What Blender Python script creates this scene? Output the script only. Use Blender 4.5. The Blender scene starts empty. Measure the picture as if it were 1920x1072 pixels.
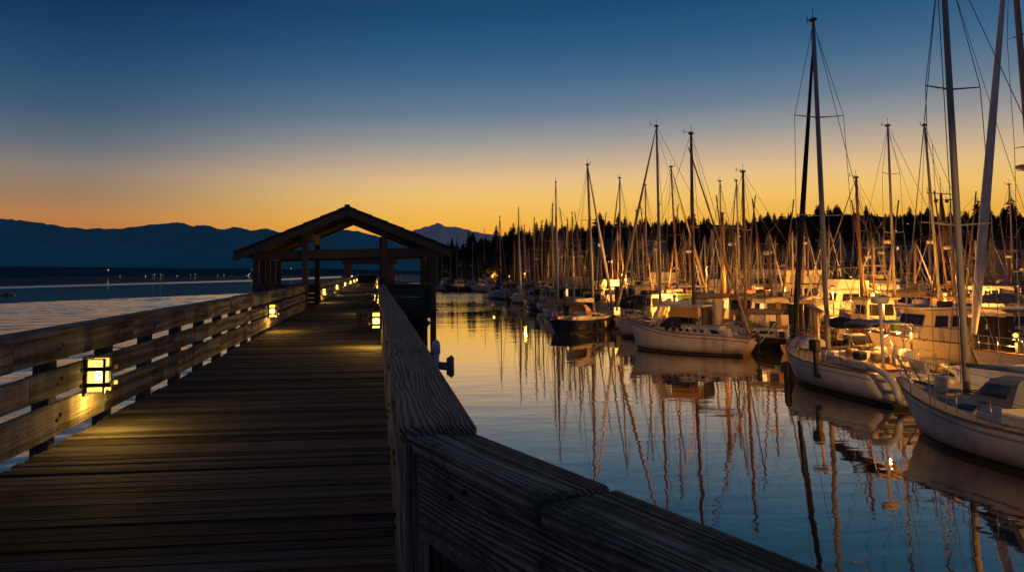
import bpy, bmesh, math, random
from mathutils import Vector, Matrix, noise
PI = math.pi
R = math.radians
sc = bpy.context.scene
col = sc.collection
rnd = random.Random(7)

# ------------------------------------------------------------------ camera
F, PX0, HOR, HC = 1350.0, 848.0, 512.0, 4.9
TH, ROLL = R(4.5), R(0.35)
CY = HOR - F * math.tan(TH) - 2.0
PSI = math.atan((PX0 - 706) / F * math.cos(TH))
cf = Vector((math.sin(PSI) * math.cos(TH), math.cos(PSI) * math.cos(TH), math.sin(TH)))
cr = Vector((math.cos(PSI), -math.sin(PSI), 0))
cu = cr.cross(cf)
cr2 = cr * math.cos(ROLL) - cu * math.sin(ROLL)
cu2 = cu * math.cos(ROLL) + cr * math.sin(ROLL)
EYE = Vector((0, 0, HC))

def ray(px, py):
    return cf + cr2 * ((px - PX0) / F) - cu2 * ((py - CY) / F)
def on_z(px, py, z):
    d = ray(px, py); return EYE + d * ((z - HC) / d.z)
def on_y(px, py, y):
    d = ray(px, py); return EYE + d * (y / d.y)
def on_x(px, py, x):
    d = ray(px, py); return EYE + d * (x / d.x)

cam = bpy.data.cameras.new('camera')
camo = bpy.data.objects.new('camera', cam); col.objects.link(camo)
cam.sensor_width = 36.0
cam.lens = F / 1920 * 36.0
cam.shift_x = (960 - PX0) / 1920
cam.shift_y = -(536 - CY) / 1920
cam.clip_start = 0.05
cam.clip_end = 60000
camo.matrix_world = Matrix((( cr2.x, cu2.x, -cf.x, 0), (cr2.y, cu2.y, -cf.y, 0), (cr2.z, cu2.z, -cf.z, HC), (0, 0, 0, 1)))
sc.camera = camo
sc.view_settings.view_transform = 'Standard'
sc.view_settings.look = 'None'
sc.view_settings.exposure = 0
sc.view_settings.gamma = 1
try:
    sc.cycles.use_denoising = True
    sc.cycles.max_bounces = 6
    sc.cycles.glossy_bounces = 4
    sc.cycles.diffuse_bounces = 3
    sc.cycles.transparent_max_bounces = 12
    sc.cycles.sample_clamp_indirect = 4.0
except Exception:
    pass

# ------------------------------------------------------------------ helpers
def lin(r, g, b):
    f = lambda c: (c / 255 / 12.92) if c / 255 <= 0.04045 else ((c / 255 + 0.055) / 1.055) ** 2.4
    return (f(r), f(g), f(b), 1.0)

class MB:
    def __init__(s): s.v = []; s.f = []; s.sm = []
    def face(s, pts, smooth=False):
        n = len(s.v); s.v += [tuple(p) for p in pts]; s.f.append(tuple(range(n, n + len(pts)))); s.sm.append(smooth)
    def box(s, a, b, bev=0.0):
        (x0, y0, z0), (x1, y1, z1) = a, b
        x0, x1 = min(x0, x1), max(x0, x1); y0, y1 = min(y0, y1), max(y0, y1); z0, z1 = min(z0, z1), max(z0, z1)
        s.obox(Vector(((x0 + x1) / 2, (y0 + y1) / 2, (z0 + z1) / 2)), Vector((1, 0, 0)), Vector((0, 1, 0)), Vector((0, 0, 1)), (x1 - x0) / 2, (y1 - y0) / 2, (z1 - z0) / 2, bev)
        return s
    def obox(s, c, ax, ay, az, hx, hy, hz, bev=0.0):
        c = Vector(c)
        if bev <= 0:
            n = len(s.v)
            for i in (-1, 1):
                for j in (-1, 1):
                    for k in (-1, 1):
                        s.v.append(tuple(c + ax * (i * hx) + ay * (j * hy) + az * (k * hz)))
            for q in ((0, 1, 3, 2), (4, 6, 7, 5), (0, 4, 5, 1), (2, 3, 7, 6), (0, 2, 6, 4), (1, 5, 7, 3)):
                s.f.append(tuple(n + i for i in q)); s.sm.append(False)
            return s
        # chamfered box: 24 vertices
        n = len(s.v); b = bev; idx = {}
        for i in (-1, 1):
            for j in (-1, 1):
                for k in (-1, 1):
                    for ax_ in range(3):
                        d = [hx - b, hy - b, hz - b]
                        d[ax_] = (hx, hy, hz)[ax_]
                        idx[(i, j, k, ax_)] = len(s.v)
                        s.v.append(tuple(c + ax * (i * d[0]) + ay * (j * d[1]) + az * (k * d[2])))
        def q(*ks): s.f.append(tuple(idx[k] for k in ks)); s.sm.append(False)
        for i in (-1, 1):
            o = [(i, -1, -1, 0), (i, 1, -1, 0), (i, 1, 1, 0), (i, -1, 1, 0)]; q(*(o if i > 0 else o[::-1]))
            o = [(-1, i, -1, 1), (-1, i, 1, 1), (1, i, 1, 1), (1, i, -1, 1)]; q(*(o if i > 0 else o[::-1]))
            o = [(-1, -1, i, 2), (1, -1, i, 2), (1, 1, i, 2), (-1, 1, i, 2)]; q(*(o if i > 0 else o[::-1]))
        for i in (-1, 1):
            for j in (-1, 1):
                o = [(i, j, -1, 0), (i, j, -1, 1), (i, j, 1, 1), (i, j, 1, 0)]; q(*(o if i * j > 0 else o[::-1]))
                o = [(i, -1, j, 0), (i, 1, j, 0), (i, 1, j, 2), (i, -1, j, 2)]; q(*(o if i * j > 0 else o[::-1]))
                o = [(-1, i, j, 1), (-1, i, j, 2), (1, i, j, 2), (1, i, j, 1)]; q(*(o if i * j > 0 else o[::-1]))
                for k in (-1, 1):
                    o = [(i, j, k, 0), (i, j, k, 1), (i, j, k, 2)]; q(*(o if i * j * k > 0 else o[::-1]))
        return s
    def beam(s, p, q, w, h, bev=0.0, up=(0, 0, 1)):
        p, q = Vector(p), Vector(q); ax = (q - p); L = ax.length; ax = ax / L
        u = Vector(up)
        if abs(ax.dot(u)) > 0.99: u = Vector((0, 1, 0))
        ay = u.cross(ax).normalized(); az = ax.cross(ay)
        return s.obox((p + q) / 2, ax, ay, az, L / 2, w / 2, h / 2, bev)
    def tube(s, pts, r, seg=8, caps=True, smooth=True):
        pts = [Vector(p) for p in pts]; n = len(pts)
        rs = r if isinstance(r, (list, tuple)) else [r] * n
        base = len(s.v); prev = None
        for i, p in enumerate(pts):
            t = (pts[min(i + 1, n - 1)] - pts[max(i - 1, 0)])
            t = t.normalized() if t.length > 1e-9 else Vector((0, 0, 1))
            a = prev if prev is not None else (Vector((1, 0, 0)) if abs(t.x) < 0.9 else Vector((0, 1, 0)))
            a = (a - t * a.dot(t)).normalized(); prev = a; b = t.cross(a)
            for k in range(seg):
                an = 2 * PI * k / seg
                s.v.append(tuple(p + (a * math.cos(an) + b * math.sin(an)) * rs[i]))
        for i in range(n - 1):
            for k in range(seg):
                k2 = (k + 1) % seg
                s.f.append((base + i * seg + k, base + i * seg + k2, base + (i + 1) * seg + k2, base + (i + 1) * seg + k)); s.sm.append(smooth)
        if caps:
            s.f.append(tuple(base + k for k in range(seg))[::-1]); s.sm.append(False)
            s.f.append(tuple(base + (n - 1) * seg + k for k in range(seg))); s.sm.append(False)
        return s
    def loft(s, secs, close=False, caps=False, smooth=True):
        m = len(secs[0]); base = len(s.v)
        for sec in secs: s.v += [tuple(p) for p in sec]
        for i in range(len(secs) - 1):
            for k in range(m if close else m - 1):
                k2 = (k + 1) % m
                s.f.append((base + i * m + k, base + i * m + k2, base + (i + 1) * m + k2, base + (i + 1) * m + k)); s.sm.append(smooth)
        if caps:
            s.f.append(tuple(base + k for k in range(m))[::-1]); s.sm.append(False)
            s.f.append(tuple(base + (len(secs) - 1) * m + k for k in range(m))); s.sm.append(False)
        return s
    def ball(s, c, r, seg=10, rings=6, sz=1.0):
        c = Vector(c); secs = []
        for i in range(rings + 1):
            th = PI * i / rings
            secs.append([c + Vector((r * math.sin(th) * math.cos(2 * PI * k / seg), r * math.sin(th) * math.sin(2 * PI * k / seg), -r * sz * math.cos(th))) for k in range(seg)])
        return s.loft(secs, close=True)
    def prism(s, poly, y0, y1):      # poly in (x,z), extruded along y
        s.loft([[(x, y0, z) for x, z in poly], [(x, y1, z) for x, z in poly]], close=True, caps=True, smooth=False); return s
    def build(s, name, mat, parent=None, fix=True):
        me = bpy.data.meshes.new(name); me.from_pydata(s.v, [], s.f); me.update()
        if any(s.sm): me.polygons.foreach_set('use_smooth', s.sm)
        if fix and len(s.f) < 60000:
            bm = bmesh.new(); bm.from_mesh(me); bmesh.ops.recalc_face_normals(bm, faces=bm.faces); bm.to_mesh(me); bm.free()
        o = bpy.data.objects.new(name, me); col.objects.link(o)
        if mat: me.materials.append(mat)
        if parent: o.parent = parent
        return o

def thing(name, label, cat, loc=(0, 0, 0), rot=0.0, group=None):
    o = bpy.data.objects.new(name, None); col.objects.link(o)
    o.empty_display_size = 0.2
    o.location = loc; o.rotation_euler = (0, 0, rot)
    o['label'] = label; o['category'] = cat
    if group: o['group'] = group
    return o
def tag(o, label, cat, group=None):
    o['label'] = label; o['category'] = cat
    if group: o['group'] = group
    return o
def struct(o, label, cat, kind='structure'):
    o['kind'] = kind; o['label'] = label; o['category'] = cat; return o
def dup(root, loc, rotz=0.0, label=None, scale=None, group=None):
    r = root.copy(); col.objects.link(r); r.location = loc; r.rotation_euler = (0, 0, rotz)
    if scale: r.scale = scale
    if label: r['label'] = label
    if group: r['group'] = group
    for ch in list(root.children):
        c = ch.copy(); col.objects.link(c); c.parent = r
        for g in list(ch.children):
            d = g.copy(); col.objects.link(d); d.parent = c
    return r

# ------------------------------------------------------------------ materials
def nodes(m):
    m.use_nodes = True; nt = m.node_tree; return nt, nt.nodes['Principled BSDF']
def N(nt, t, **kw):
    n = nt.nodes.new(t)
    for k, v in kw.items():
        if k in n.inputs.keys() if isinstance(k, str) else False: n.inputs[k].default_value = v
        else: setattr(n, k, v)
    return n
def ramp(nt, fac, stops, interp='LINEAR'):
    n = nt.nodes.new('ShaderNodeValToRGB'); n.color_ramp.interpolation = interp
    e = n.color_ramp.elements
    while len(e) > 1: e.remove(e[-1])
    e[0].position = stops[0][0]; e[0].color = stops[0][1]
    for p, c in stops[1:]:
        k = e.new(p); k.color = c
    nt.links.new(fac, n.inputs['Fac']); return n

def plain(name, rgb, rough=0.5, metal=0.0, var=0.12, scale=3.0, bump=0.0, bscale=30.0, spec=0.5, grime=False):
    """painted / moulded surface with slight tone mottling and streaks"""
    m = bpy.data.materials.new(name); nt, b = nodes(m)
    tc = N(nt, 'ShaderNodeTexCoord')
    nz = N(nt, 'ShaderNodeTexNoise', Scale=scale, Detail=5.0, Roughness=0.65)
    nt.links.new(tc.outputs['Object'], nz.inputs['Vector'])
    c = list(rgb) + [1]; d = [x * (1 - 2 * var) for x in rgb] + [1]
    rp = ramp(nt, nz.outputs['Fac'], [(0.3, d), (0.7, c)])
    colr = rp.outputs['Color']
    if grime:                                    # scum line and rust streaks near the waterline
        sx = N(nt, 'ShaderNodeSeparateXYZ'); nt.links.new(tc.outputs['Object'], sx.inputs[0])
        mp = N(nt, 'ShaderNodeMapping'); mp.inputs['Scale'].default_value = (2.6, 2.6, .5); nt.links.new(tc.outputs['Object'], mp.inputs['Vector'])
        gn = N(nt, 'ShaderNodeTexNoise', Scale=1.6, Detail=6.0, Roughness=0.7); nt.links.new(mp.outputs[0], gn.inputs['Vector'])
        ma = N(nt, 'ShaderNodeMath', operation='MULTIPLY_ADD'); ma.inputs[1].default_value = -0.42; nt.links.new(gn.outputs['Fac'], ma.inputs[0]); nt.links.new(sx.outputs['Z'], ma.inputs[2])
        gr = ramp(nt, ma.outputs[0], [(0.0, (.50, .44, .34, 1)), (0.08, (.76, .71, .62, 1)), (0.30, (1, 1, 1, 1))])
        mg = N(nt, 'ShaderNodeMix', data_type='RGBA', blend_type='MULTIPLY'); mg.inputs[0].default_value = 1.0
        nt.links.new(colr, mg.inputs[6]); nt.links.new(gr.outputs['Color'], mg.inputs[7]); colr = mg.outputs[2]
    nt.links.new(colr, b.inputs['Base Color'])
    b.inputs['Roughness'].default_value = rough; b.inputs['Metallic'].default_value = metal
    b.inputs['Specular IOR Level'].default_value = spec
    if bump > 0:
        n2 = N(nt, 'ShaderNodeTexNoise', Scale=bscale, Detail=4.0)
        nt.links.new(tc.outputs['Object'], n2.inputs['Vector'])
        bp = N(nt, 'ShaderNodeBump', Strength=bump, Distance=0.02)
        nt.links.new(n2.outputs['Fac'], bp.inputs['Height']); nt.links.new(bp.outputs['Normal'], b.inputs['Normal'])
    return m

def wood(name, dark, light, axis='Y', rough=0.85, grain=1.0, bump=0.5, moss=None, tone=0.5, warp=40.0, streak=0.0, crack=0.0, rings=26.0, along=0.55):
    """weathered timber, grain running along the given object axis, each plank (mesh island) with its own tone and offset"""
    m = bpy.data.materials.new(name); nt, b = nodes(m)
    tc = N(nt, 'ShaderNodeTexCoord'); ge = N(nt, 'ShaderNodeNewGeometry')
    off = N(nt, 'ShaderNodeVectorMath', operation='MULTIPLY')
    cmb = N(nt, 'ShaderNodeCombineXYZ')
    for i in range(3): nt.links.new(ge.outputs['Random Per Island'], cmb.inputs[i])
    nt.links.new(cmb.outputs[0], off.inputs[0]); off.inputs[1].default_value = (7.3, 19.1, 3.7)
    add = N(nt, 'ShaderNodeVectorMath', operation='ADD')
    nt.links.new(tc.outputs['Object'], add.inputs[0]); nt.links.new(off.outputs[0], add.inputs[1])
    mp = N(nt, 'ShaderNodeMapping')
    s = {'X': (along, 9, 9), 'Y': (9, along, 9), 'Z': (9, 9, along)}[axis]
    mp.inputs['Scale'].default_value = tuple(k * grain for k in s)
    nt.links.new(add.outputs[0], mp.inputs['Vector'])
    # slow warp so that the growth rings meet the face in cathedral shapes
    wn = N(nt, 'ShaderNodeTexNoise', Scale=0.42, Detail=2.0); nt.links.new(mp.outputs[0], wn.inputs['Vector'])
    mw = N(nt, 'ShaderNodeMath', operation='MULTIPLY'); mw.inputs[1].default_value = warp
    nt.links.new(wn.outputs['Fac'], mw.inputs[0])
    fn = N(nt, 'ShaderNodeTexNoise', Scale=3.5, Detail=6.0, Roughness=0.7); nt.links.new(mp.outputs[0], fn.inputs['Vector'])
    m3 = N(nt, 'ShaderNodeMath', operation='MULTIPLY_ADD'); m3.inputs[1].default_value = 3.0
    nt.links.new(fn.outputs['Fac'], m3.inputs[0]); nt.links.new(mw.outputs[0], m3.inputs[2])
    dp = N(nt, 'ShaderNodeVectorMath', operation='DOT_PRODUCT'); dp.inputs[1].default_value = {'X': (0, rings, rings * .7), 'Y': (rings, 0, rings * .7), 'Z': (rings, rings * .8, 0)}[axis]
    nt.links.new(mp.outputs[0], dp.inputs[0]); sm = N(nt, 'ShaderNodeMath', operation='ADD'); nt.links.new(m3.outputs[0], sm.inputs[0]); nt.links.new(dp.outputs['Value'], sm.inputs[1])
    sn = N(nt, 'ShaderNodeMath', operation='SINE'); nt.links.new(sm.outputs[0], sn.inputs[0])
    g = N(nt, 'ShaderNodeMapRange'); g.inputs['From Min'].default_value = -1; g.inputs['From Max'].default_value = 1
    nt.links.new(sn.outputs[0], g.inputs['Value'])
    # blotches and weather stains
    bn = N(nt, 'ShaderNodeTexNoise', Scale=2.2, Detail=6.0, Roughness=0.7)
    mp2 = N(nt, 'ShaderNodeMapping'); mp2.inputs['Scale'].default_value = {'X': (0.7, 2, 2), 'Y': (2, .7, 2), 'Z': (2, 2, .7)}[axis]
    nt.links.new(add.outputs[0], mp2.inputs['Vector']); nt.links.new(mp2.outputs[0], bn.inputs['Vector'])
    mx = N(nt, 'ShaderNodeMix', data_type='FLOAT'); mx.inputs[0].default_value = 0.55
    nt.links.new(g.outputs[0], mx.inputs[2]); nt.links.new(bn.outputs['Fac'], mx.inputs[3])
    ad = N(nt, 'ShaderNodeMath', operation='MULTIPLY_ADD'); ad.inputs[1].default_value = tone; ad.inputs[2].default_value = -tone / 2
    nt.links.new(ge.outputs['Random Per Island'], ad.inputs[0])
    ad2 = N(nt, 'ShaderNodeMath', operation='ADD'); nt.links.new(mx.outputs[0], ad2.inputs[0]); nt.links.new(ad.outputs[0], ad2.inputs[1])
    rp = ramp(nt, ad2.outputs[0], [(0.2, (*dark, 1)), (0.8, (*light, 1))])
    colr = rp.outputs['Color']
    if moss:
        mn = N(nt, 'ShaderNodeTexNoise', Scale=2.6, Detail=7.0, Roughness=0.75); nt.links.new(tc.outputs['Object'], mn.inputs['Vector'])
        mr = ramp(nt, mn.outputs['Fac'], [(0.48, (0, 0, 0, 1)), (0.62, (1, 1, 1, 1))])
        mm = N(nt, 'ShaderNodeMix', data_type='RGBA'); nt.links.new(mr.outputs['Color'], mm.inputs[0])
        nt.links.new(colr, mm.inputs[6]); mm.inputs[7].default_value = (*moss, 1); colr = mm.outputs[2]
    hcr = None
    if crack:
        cn = N(nt, 'ShaderNodeTexNoise', Scale=1.0, Detail=3.0, Roughness=0.6); mp4 = N(nt, 'ShaderNodeMapping')
        mp4.inputs['Scale'].default_value = {'X': (0.35, 16, 16), 'Y': (16, .35, 16), 'Z': (16, 16, .35)}[axis]
        nt.links.new(add.outputs[0], mp4.inputs['Vector']); nt.links.new(mp4.outputs[0], cn.inputs['Vector'])
        k_ = 1 - crack
        cr__ = ramp(nt, cn.outputs['Fac'], [(0.40, (1, 1, 1, 1)), (0.425, (k_, k_, k_, 1)), (0.44, (1, 1, 1, 1)), (0.60, (1, 1, 1, 1)), (0.615, (k_ * .8,) * 3 + (1,)), (0.63, (1, 1, 1, 1))])
        mc = N(nt, 'ShaderNodeMix', data_type='RGBA', blend_type='MULTIPLY'); mc.inputs[0].default_value = 1.0
        nt.links.new(colr, mc.inputs[6]); nt.links.new(cr__.outputs['Color'], mc.inputs[7]); colr = mc.outputs[2]; hcr = cr__.outputs['Color']
    if streak:
        tn = N(nt, 'ShaderNodeTexNoise', Scale=1.0, Detail=5.0, Roughness=0.65); mp3 = N(nt, 'ShaderNodeMapping'); mp3.inputs['Scale'].default_value = (3.0, 1.7, 0.35) if axis == 'Y' else (5.5, 3.0, .5)
        nt.links.new(add.outputs[0], mp3.inputs['Vector']); nt.links.new(mp3.outputs[0], tn.inputs['Vector'])
        tr_ = ramp(nt, tn.outputs['Fac'], [(0.40, (1 - streak,) * 3 + (1,)), (0.56, (1, 1, 1, 1))])
        ms = N(nt, 'ShaderNodeMix', data_type='RGBA', blend_type='MULTIPLY'); ms.inputs[0].default_value = 1.0
        nt.links.new(colr, ms.inputs[6]); nt.links.new(tr_.outputs['Color'], ms.inputs[7]); colr = ms.outputs[2]
    nt.links.new(colr, b.inputs['Base Color'])
    b.inputs['Roughness'].default_value = rough; b.inputs['Specular IOR Level'].default_value = 0.25
    bp = N(nt, 'ShaderNodeBump', Strength=bump, Distance=0.006)
    hm = N(nt, 'ShaderNodeMath', operation='ADD'); nt.links.new(g.outputs[0], hm.inputs[0]); nt.links.new(fn.outputs['Fac'], hm.inputs[1])
    
    if hcr is not None:
        h2 = N(nt, 'ShaderNodeMath', operation='MULTIPLY_ADD'); h2.inputs[1].default_value = 1.6; nt.links.new(hcr, h2.inputs[0]); nt.links.new(hm.outputs[0], h2.inputs[2]); hm = h2
    nt.links.new(hm.outputs[0], bp.inputs['Height']); nt.links.new(bp.outputs['Normal'], b.inputs['Normal'])
    return m

def emit(name, rgb, strength):
    m = bpy.data.materials.new(name); m.use_nodes = True; nt = m.node_tree
    nt.nodes.clear(); o = N(nt, 'ShaderNodeOutputMaterial'); e = N(nt, 'ShaderNodeEmission')
    e.inputs['Color'].default_value = (*rgb, 1); e.inputs['Strength'].default_value = strength
    nt.links.new(e.outputs[0], o.inputs['Surface']); return m
def glowglass(name, rgb, strength, clear=0.6):
    m = bpy.data.materials.new(name); m.use_nodes = True; nt = m.node_tree
    nt.nodes.clear(); o = N(nt, 'ShaderNodeOutputMaterial'); e = N(nt, 'ShaderNodeEmission'); t = N(nt, 'ShaderNodeBsdfTransparent')
    e.inputs['Color'].default_value = (*rgb, 1); e.inputs['Strength'].default_value = strength
    mx = N(nt, 'ShaderNodeMixShader'); mx.inputs[0].default_value = 1 - clear
    nt.links.new(t.outputs[0], mx.inputs[1]); nt.links.new(e.outputs[0], mx.inputs[2]); nt.links.new(mx.outputs[0], o.inputs['Surface']); return m

M = {}
M['rail'] = wood('rail_timber', (0.10, 0.088, 0.074), (0.44, 0.395, 0.335), 'Y', tone=0.3, bump=0.8, warp=22.0, streak=0.6, crack=0.6, rings=5.0)
M['railv'] = wood('upright_board', (0.10, 0.085, 0.068), (0.46, 0.40, 0.32), 'Z', tone=0.3, bump=0.8, warp=22.0, crack=0.6, rings=8.0)
M['cap'] = wood('cap_timber', (0.10, 0.066, 0.048), (0.52, 0.38, 0.28), 'Y', tone=0.25, bump=1.0, grain=1.0, warp=85.0, crack=0.6, rings=40.0, along=1.5)
M['capx'] = wood('cap_timber_short', (0.10, 0.066, 0.048), (0.46, 0.34, 0.25), 'X', tone=0.25, bump=1.0, warp=85.0, crack=0.6, rings=40.0, along=1.5)
M['mossy'] = wood('mossy_timber', (0.085, 0.075, 0.062), (0.40, 0.35, 0.28), 'X', moss=(0.06, 0.085, 0.045), tone=0.3, bump=1.0, grain=1.0, warp=60.0, crack=0.7, rings=36.0, along=1.1)
M['post'] = wood('post_timber', (0.04, 0.036, 0.032), (0.13, 0.115, 0.10), 'Z', tone=0.3)
M['deck'] = wood('deck_timber', (0.022, 0.021, 0.020), (0.155, 0.142, 0.126), 'X', tone=0.9, bump=1.0, grain=1.3, crack=0.7)
M['darkwood'] = wood('pavilion_timber', (0.04, 0.035, 0.03), (0.12, 0.10, 0.085), 'Z', tone=0.3)
M['beamwood'] = wood('beam_timber', (0.045, 0.04, 0.034), (0.14, 0.12, 0.10), 'X', tone=0.3)
M['teal'] = wood('teal_boards', (0.012, 0.03, 0.034), (0.03, 0.075, 0.08), 'X', tone=0.3)
M['roof'] = plain('roof_shingle', (0.05, 0.042, 0.036), 0.9, var=0.25, scale=6, bump=0.5)
M['pile'] = plain('tarred_pile', (0.022, 0.02, 0.018), 0.8, var=0.3, scale=4, bump=0.4, bscale=12)
M['white'] = plain('white_gelcoat', (0.60, 0.565, 0.485), 0.35, var=0.14, scale=2.0, grime=True)
M['offwhite'] = plain('cream_gelcoat', (0.52, 0.44, 0.33), 0.4, var=0.14, grime=True)
M['nonskid'] = plain('deck_paint', (0.44, 0.39, 0.33), 0.75, var=0.16, scale=6)
M['navyhull'] = plain('navy_hull', (0.012, 0.018, 0.045), 0.18, var=0.1)
M['blackhull'] = plain('black_hull', (0.012, 0.012, 0.013), 0.25, var=0.1)
M['greenhull'] = plain('green_hull', (0.02, 0.06, 0.035), 0.3, var=0.1)
M['redhull'] = plain('oxide_hull', (0.20, 0.05, 0.03), 0.35, var=0.1)
M['greyhull'] = plain('grey_hull', (0.26, 0.28, 0.31), 0.35, var=0.1, grime=True)
M['buff'] = plain('buff_paint', (0.62, 0.45, 0.22), 0.45, var=0.1)
M['teak'] = wood('teak', (0.10, 0.055, 0.028), (0.30, 0.17, 0.085), 'X', tone=0.3)
M['alu'] = plain('mast_alloy', (0.27, 0.26, 0.245), 0.5, metal=0.0, var=0.06, scale=1.5)
M['sparwood'] = plain('varnished_spar', (0.20, 0.115, 0.055), 0.35, var=0.12, scale=2)
M['steel'] = plain('stainless', (0.62, 0.62, 0.62), 0.22, metal=0.9, var=0.05)
M['wire'] = plain('rigging_wire', (0.16, 0.16, 0.165), 0.45, metal=0.4, var=0.05)
M['navy'] = plain('navy_canvas', (0.015, 0.022, 0.06), 0.9, var=0.15, bump=0.3, bscale=8)
M['blue'] = plain('blue_canvas', (0.03, 0.07, 0.18), 0.9, var=0.15, bump=0.3, bscale=8)
M['blackcanvas'] = plain('black_canvas', (0.012, 0.012, 0.013), 0.85, var=0.15)
M['tan'] = plain('tan_canvas', (0.42, 0.30, 0.17), 0.9, var=0.15, bump=0.3, bscale=8)
M['greencanvas'] = plain('green_canvas', (0.03, 0.09, 0.05), 0.9, var=0.15, bump=0.3, bscale=8)
M['whitecanvas'] = plain('white_canvas', (0.66, 0.62, 0.56), 0.85, var=0.12, bump=0.3, bscale=6)
M['greycanvas'] = plain('grey_canvas', (0.24, 0.25, 0.28), 0.85, var=0.15, bump=0.3, bscale=6)
M['amber'] = plain('amber_curtain', (0.60, 0.30, 0.07), 0.8, var=0.12)
M['orange'] = plain('orange_rubber', (0.55, 0.13, 0.03), 0.6, var=0.12)
M['glass'] = plain('dark_glass', (0.012, 0.014, 0.016), 0.06, var=0.05)
M['rubber'] = plain('black_rubber', (0.014, 0.014, 0.015), 0.6, var=0.15)
M['antifoul'] = plain('boot_stripe', (0.02, 0.024, 0.03), 0.5, var=0.15)
M['redstripe'] = plain('red_stripe', (0.22, 0.03, 0.02), 0.5, var=0.15)
M['dockwood'] = wood('dock_timber', (0.09, 0.075, 0.06), (0.26, 0.22, 0.17), 'Y', tone=0.4)
M['concrete'] = plain('float_concrete', (0.28, 0.27, 0.25), 0.85, var=0.2, bump=0.3)
M['pilecap'] = plain('pale_pile_cap', (0.62, 0.58, 0.48), 0.6, var=0.12)
M['pvc'] = plain('pale_blue_pvc', (0.46, 0.52, 0.66), 0.4, var=0.1)
M['pvcdark'] = plain('blue_black_pipe', (0.12, 0.14, 0.2), 0.5, var=0.1)
M['sodium'] = emit('sodium_lamp', (1.0, 0.48, 0.09), 2.2)
M['whitelamp'] = emit('pale_lamp', (1.0, 0.86, 0.6), 1.6)
M['bulb'] = emit('lantern_bulb', (1.0, 0.72, 0.22), 25.0)
M['pane'] = glowglass('lantern_glass', (1.0, 0.58, 0.08), 5.0, 0.72)
M['litwin'] = emit('lit_window', (1.0, 0.62, 0.2), 1.2)
M['iron'] = plain('dark_iron', (0.025, 0.022, 0.02), 0.6, metal=0.3, var=0.1)

# ------------------------------------------------------------------ dusk sky
w = bpy.data.worlds.new('World'); sc.world = w; w.use_nodes = True
nt = w.node_tree; bg = nt.nodes['Background']
tc = N(nt, 'ShaderNodeTexCoord'); sp = N(nt, 'ShaderNodeSeparateXYZ'); nt.links.new(tc.outputs['Generated'], sp.inputs[0])
GA = R(24)
flat = N(nt, 'ShaderNodeVectorMath', operation='MULTIPLY'); flat.inputs[1].default_value = (1, 1, 0); nt.links.new(tc.outputs['Generated'], flat.inputs[0])
nm = N(nt, 'ShaderNodeVectorMath', operation='NORMALIZE'); nt.links.new(flat.outputs[0], nm.inputs[0])
dt = N(nt, 'ShaderNodeVectorMath', operation='DOT_PRODUCT'); dt.inputs[1].default_value = (math.sin(GA), math.cos(GA), 0); nt.links.new(nm.outputs[0], dt.inputs[0])
def zr(stops): return ramp(nt, sp.outputs['Z'], [(z, lin(*c)) for z, c in stops], 'EASE' if 0 else 'LINEAR')
glow = zr([(0.0, (240, 140, 38)), (0.045, (252, 170, 50)), (0.07, (255, 190, 70)), (0.10, (252, 202, 108)), (0.125, (234, 194, 134)), (0.15, (198, 174, 146)),
           (0.18, (152, 150, 148)), (0.215, (104, 124, 142)), (0.26, (66, 102, 134)), (0.30, (42, 86, 122)), (0.345, (26, 70, 108)), (0.5, (30, 54, 84)), (1.0, (46, 52, 66))])
side = zr([(0.0, (190, 100, 40)), (0.05, (198, 118, 52)), (0.075, (190, 132, 78)), (0.10, (160, 128, 98)), (0.13, (136, 126, 116)), (0.16, (98, 108, 118)),
           (0.20, (62, 90, 114)), (0.25, (36, 74, 106)), (0.30, (18, 58, 92)), (0.345, (8, 46, 80)), (0.5, (24, 46, 72)), (1.0, (46, 52, 66))])
back = zr([(0.0, (58, 64, 92)), (0.1, (84, 80, 104)), (0.2, (76, 78, 106)), (0.35, (52, 66, 96)), (0.6, (44, 56, 80)), (1.0, (46, 52, 66))])
k1 = N(nt, 'ShaderNodeMapRange', interpolation_type='SMOOTHSTEP'); k1.inputs['From Min'].default_value = 0.68; k1.inputs['From Max'].default_value = 0.995
k2 = N(nt, 'ShaderNodeMapRange', interpolation_type='SMOOTHSTEP'); k2.inputs['From Min'].default_value = -0.35; k2.inputs['From Max'].default_value = 0.66
nt.links.new(dt.outputs['Value'], k1.inputs['Value']); nt.links.new(dt.outputs['Value'], k2.inputs['Value'])
x1 = N(nt, 'ShaderNodeMix', data_type='RGBA'); nt.links.new(k2.outputs[0], x1.inputs[0]); nt.links.new(back.outputs[0], x1.inputs[6]); nt.links.new(side.outputs[0], x1.inputs[7])
x2 = N(nt, 'ShaderNodeMix', data_type='RGBA'); nt.links.new(k1.outputs[0], x2.inputs[0]); nt.links.new(x1.outputs[2], x2.inputs[6]); nt.links.new(glow.outputs[0], x2.inputs[7])
nt.links.new(x2.outputs[2], bg.inputs['Color']); bg.inputs['Strength'].default_value = 1.12

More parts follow.
